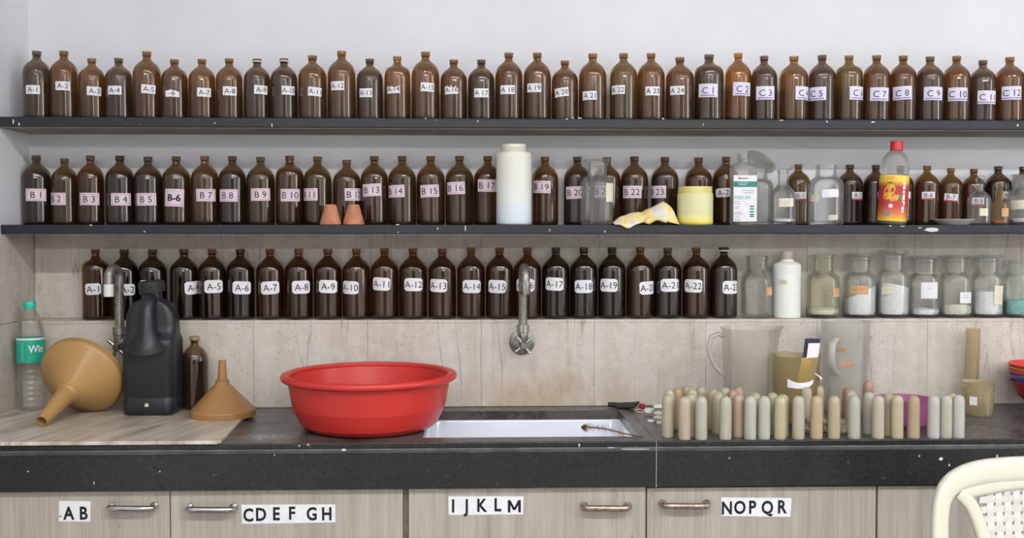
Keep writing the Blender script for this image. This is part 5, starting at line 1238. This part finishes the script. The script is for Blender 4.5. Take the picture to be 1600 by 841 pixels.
MB().tube([(-12*s,-0.010,3*s),(2*s,-0.012,3.4*s),(16*s,-0.010,3*s)], [2.2*s,3.2*s,2.0*s], 12).build('fold', blackr, bp, auto=1.2)
c = at_z(1003.5, 637.5, ZCT); s = mpp(c)
o = MB().lathe([(0,0),(4.2*s,0),(4.6*s,1*s),(4.2*s,5.5*s),(3*s,6.5*s),(0,6.5*s)], 20).build('plastic_scrap', plain('red_small_cap', srgb(190,26,34), 0.45)); o.location = (c.x, c.y, ZCT+0.0002)
tag(o, 'little red plastic scrap beside the black rubber piece', 'scrap')
c = at_z(999, 643.5, ZCT); m = MB(); m.tube([(7*s*math.cos(a)+0.0, 9*s*math.sin(a), 0.0014+0.001*(1+math.sin(a))) for a in [k*0.45 for k in range(13)]], 0.0011, 6)
o = m.build('plastic_ring', creamm); o.location = (c.x, c.y, ZCT); tag(o, 'thin cream plastic ring lying flat near the sink corner', 'ring')

# bottle brush across the sink corner
e = at_z(1004, 685.5, ZCT); yb2 = OY0+0.055
p1 = Vector((e.x, max(e.y, YF+0.008), ZCT+0.003)); pm = at_y(975, 682, OY0+0.012); p0 = at_y(908, 667.5, yb2)
pm.z = max(pm.z, ZCT+0.004)
br = thing('bottle_brush', 'worn wire bottle brush with brown bristles lying across the sink corner', 'brush', tuple(p1))
brn = plain('brown_bristle', srgb(150,104,70), 0.7, var=0.25, vscale=200); wire = plain('rusty_wire', srgb(120,88,64), 0.5, metal=0.4)
A, B, C_ = Vector((0,0,0)), pm-p1, p0-p1
path = [A, A*0.5+B*0.5, B]+[B+(C_-B)*(k/8)+Vector((0, 0, 0.004*math.sin(k/8*math.pi))) for k in range(1, 9)]
MB().tube(path, 0.0016, 8).build('wire_handle', wire, br, auto=1.2)
m = MB(); rn = random.Random(5); ax_ = (C_-B).normalized(); n1 = ax_.cross(Vector((0,0,1))).normalized(); n2 = ax_.cross(n1)
for k in range(420):
    q = rn.random(); tuft = q > 0.84; c = B+(C_-B)*q+Vector((0,0,0.004*math.sin(q*math.pi))); a = rn.uniform(0, 6.283); Ln = rn.uniform(0.010, 0.015) if not tuft else rn.uniform(0.010, 0.016)
    if not tuft and rn.random() < 0.45: continue
    d = (n1*math.cos(a)+n2*math.sin(a)+ax_*(rn.uniform(-0.3,0.3)-(0.55 if tuft else 0))).normalized(); w_ = ax_*0.00035
    m.add([c-w_, c+w_, c+d*Ln], [(0,1,2)])
for k in range(260):
    q = rn.uniform(0.90, 1.0); c = B+(C_-B)*q; a = rn.uniform(0, 6.283); Ln = rn.uniform(0.006, 0.015); d = (n1*math.cos(a)+n2*math.sin(a)-ax_*0.7).normalized(); w_ = ax_*0.0006
    m.add([c-w_, c+w_, c+d*Ln], [(0,1,2)])
m.build('bristles', brn, br, smooth=False)['kind'] = 'stuff'

# ------------------------------------------------------------------ white plastic chair
YCH = -0.93
cwhite = plain('white_chair_plastic', srgb(208,206,190), 0.32, 0.5, var=0.04, vscale=7, obj=True)
ccx = at_y(1648, 780, YCH).x
ch = thing('plastic_chair', 'white plastic armchair with woven-pattern back at the lower right', 'chair', (ccx, YCH, 0.0))
sC = mpp((ccx, YCH, 0.8))
def cp_(px, py): p = at_y(px, py, YCH); return (p.x-ccx, p.z)
def sweep(name, pts2, widths, th, mat, parent, yoff=lambda x, z: 0.0, mirror=False, bow=0.010):
    """flat-oval band following points in the back plane"""
    pts = [Vector((x, 0, z)) for x, z in pts2]
    if mirror: pts = [Vector((-p.x, 0, p.z)) for p in pts]
    loops = []; n = len(pts)
    for i, p in enumerate(pts):
        t_ = (pts[min(i+1, n-1)]-pts[max(i-1, 0)]).normalized(); nr = Vector((-t_.z, 0, t_.x)); w_ = widths[i] if isinstance(widths, list) else widths
        L = []
        for k in range(14):
            a = 2*math.pi*k/14; ca, sa = math.cos(a), math.sin(a); u = math.copysign(abs(ca)**0.6, ca)*w_/2; v = math.copysign(abs(sa)**0.7, sa)*th/2
            q_ = p+nr*u; L.append((q_.x, v+yoff(q_.x, q_.z), q_.z))
        loops.append(L)
    return loft(loops, True, True).build(name, mat, parent, auto=1.0)
def smoothpts(P, n=6):
    out = []
    for i in range(len(P)-1):
        p0 = P[max(i-1, 0)]; p1 = P[i]; p2 = P[i+1]; p3 = P[min(i+2, len(P)-1)]
        for k in range(n):
            t_ = k/n; out.append(tuple(0.5*((2*p1[j])+(-p0[j]+p2[j])*t_+(2*p0[j]-5*p1[j]+4*p2[j]-p3[j])*t_*t_+(-p0[j]+3*p1[j]-3*p2[j]+p3[j])*t_**3) for j in range(2)))
    out.append(tuple(P[-1])); return out
yo = lambda x, z: -(abs(x)/0.27)**2*0.055+(z-0.62)*0.12     # back is curved round the sitter and leans back
# outer frame: down the left side, over the top, mirrored
side = [cp_(1462, 905), cp_(1459, 870), cp_(1458, 838), cp_(1460, 808), cp_(1466, 780), cp_(1480, 760), cp_(1504, 748), cp_(1540, 741), cp_(1590, 738), cp_(1648, 737)]
sp = smoothpts(side)
wl = [0.036+0.010*min(1, max(0, (i/len(sp)-0.45)/0.3)) for i in range(len(sp))]
full = sp+[(-x, z) for x, z in reversed(sp[:-1])]
sweep('back_frame', full, wl+list(reversed(wl[:-1])), 0.026, cwhite, ch, yo)
strut = [cp_(1496, 768), cp_(1516, 788), cp_(1528, 815), cp_(1536, 845), cp_(1543, 900), cp_(1545, 960)]
ssp = smoothpts(strut, 5)
for mr in (False, True): sweep('back_strut', ssp, 0.027, 0.020, cwhite, ch, yo, mr)
inner_top = [cp_(1500, 770), cp_(1535, 764), cp_(1590, 757), cp_(1648, 755)]
it_ = smoothpts(inner_top, 5); sweep('back_band', it_+[(-x, z) for x, z in reversed(it_[:-1])], 0.030, 0.018, cwhite, ch, yo)
# woven panel
per = 15.2*sC; hw = 0.34*per
zt_ = cp_(1648, 757)[1]; zb_ = 0.50
cream2 = plain('white_weave_plastic', srgb(206,206,200), 0.35, var=0.03, obj=True)
nxw = int(0.152/per)
cols_ = [(k+0.5)*per for k in range(-nxw, nxw)]
rows_ = []; z = zt_-0.012
while z > zb_: rows_.append(z); z -= per
def panel_half(z): return 0.128 if z > 0.72 else 0.118
for ci, x in enumerate(cols_):
    if abs(x) > 0.135: continue
    top_ = zt_-0.004-(abs(x)/0.15)**2*0.014; L1 = []; n = int((top_-zb_)/(per/4)); m = MB(); vs = []
    for k in range(n+1):
        zz = top_-(top_-zb_)*k/n; d = 0.0013*math.cos(math.pi*(zt_-0.012-zz)/per+math.pi*ci)
        y = yo(x, zz)+d
        vs += [(x-hw, y-0.0016, zz), (x+hw, y-0.0016, zz), (x+hw, y+0.0016, zz), (x-hw, y+0.0016, zz)]
    fs = []
    for k in range(n):
        for q_ in range(4): fs.append((4*k+q_, 4*k+(q_+1) % 4, 4*k+4+(q_+1) % 4, 4*k+4+q_))
    m.add(vs, fs).build('weave_slat', cream2, ch, auto=0.6)
for ri, z in enumerate(rows_):
    X = 0.140-max(0, 0.72-z)*0.05; n = int(2*X/(per/4)); vs = []; fs = []
    for k in range(n+1):
        x = -X+2*X*k/n; d = -0.0013*math.cos(math.pi*(x-cols_[0])/per+math.pi*ri)
        y = yo(x, z)+d
        vs += [(x, y-0.0016, z-hw), (x, y-0.0016, z+hw), (x, y+0.0016, z+hw), (x, y+0.0016, z-hw)]
    for k in range(n):
        for q_ in range(4): fs.append((4*k+q_, 4*k+(q_+1) % 4, 4*k+4+(q_+1) % 4, 4*k+4+q_))
    MB().add(vs, fs).build('weave_slat', cream2, ch, auto=0.6)
# seat, arms and legs (below the frame edge)
seat = []
for u in range(13):
    for v in range(13):
        x = -0.235+0.47*u/12; y = -0.43+0.42*v/12; seat.append((x*(1-0.10*v/12), y-0.02, 0.425-0.014*math.cos(x/0.235*1.5)+(0.02 if v == 0 else 0)-0.012*math.sin(v/12*math.pi)))
so = MB().add(seat, [(u*13+v, (u+1)*13+v, (u+1)*13+v+1, u*13+v+1) for u in range(12) for v in range(12)]).build('seat', cwhite, ch)
sd = so.modifiers.new('solidify', 'SOLIDIFY'); sd.thickness = 0.012
MB().tube([(-0.21,-0.045,0.43),(0,-0.025,0.47),(0.21,-0.045,0.43)], 0.014, 10).build('seat_rear_bar', cwhite, ch)
for sx in (-1, 1):
    x0 = full[0][0] if sx < 0 else -full[0][0]; z0 = full[0][1]; y0 = yo(x0, z0)
    MB().tube([(x0, y0, z0+0.02), (x0*1.04, y0-0.03, 0.655), (x0*1.07, y0-0.12, 0.63), (x0*1.06, y0-0.26, 0.625), (x0*1.03, y0-0.33, 0.60), (x0*1.02, y0-0.345, 0.52), (x0*1.0, y0-0.34, 0.42)], [0.020,0.024,0.026,0.026,0.024,0.022,0.022], 12, True, 0.7).build('armrest', cwhite, ch)
    MB().tube([(x0*1.0, y0-0.34, 0.43), (x0*1.03, y0-0.36, 0.2), (x0*1.06, y0-0.38, 0.0)], [0.026,0.022,0.017], 12).build('leg', cwhite, ch)
    MB().tube([(x0*0.98, y0, z0+0.03), (x0*0.98, y0+0.01, 0.40), (x0*1.02, y0+0.05, 0.0)], [0.020,0.026,0.018], 12).build('leg', cwhite, ch)
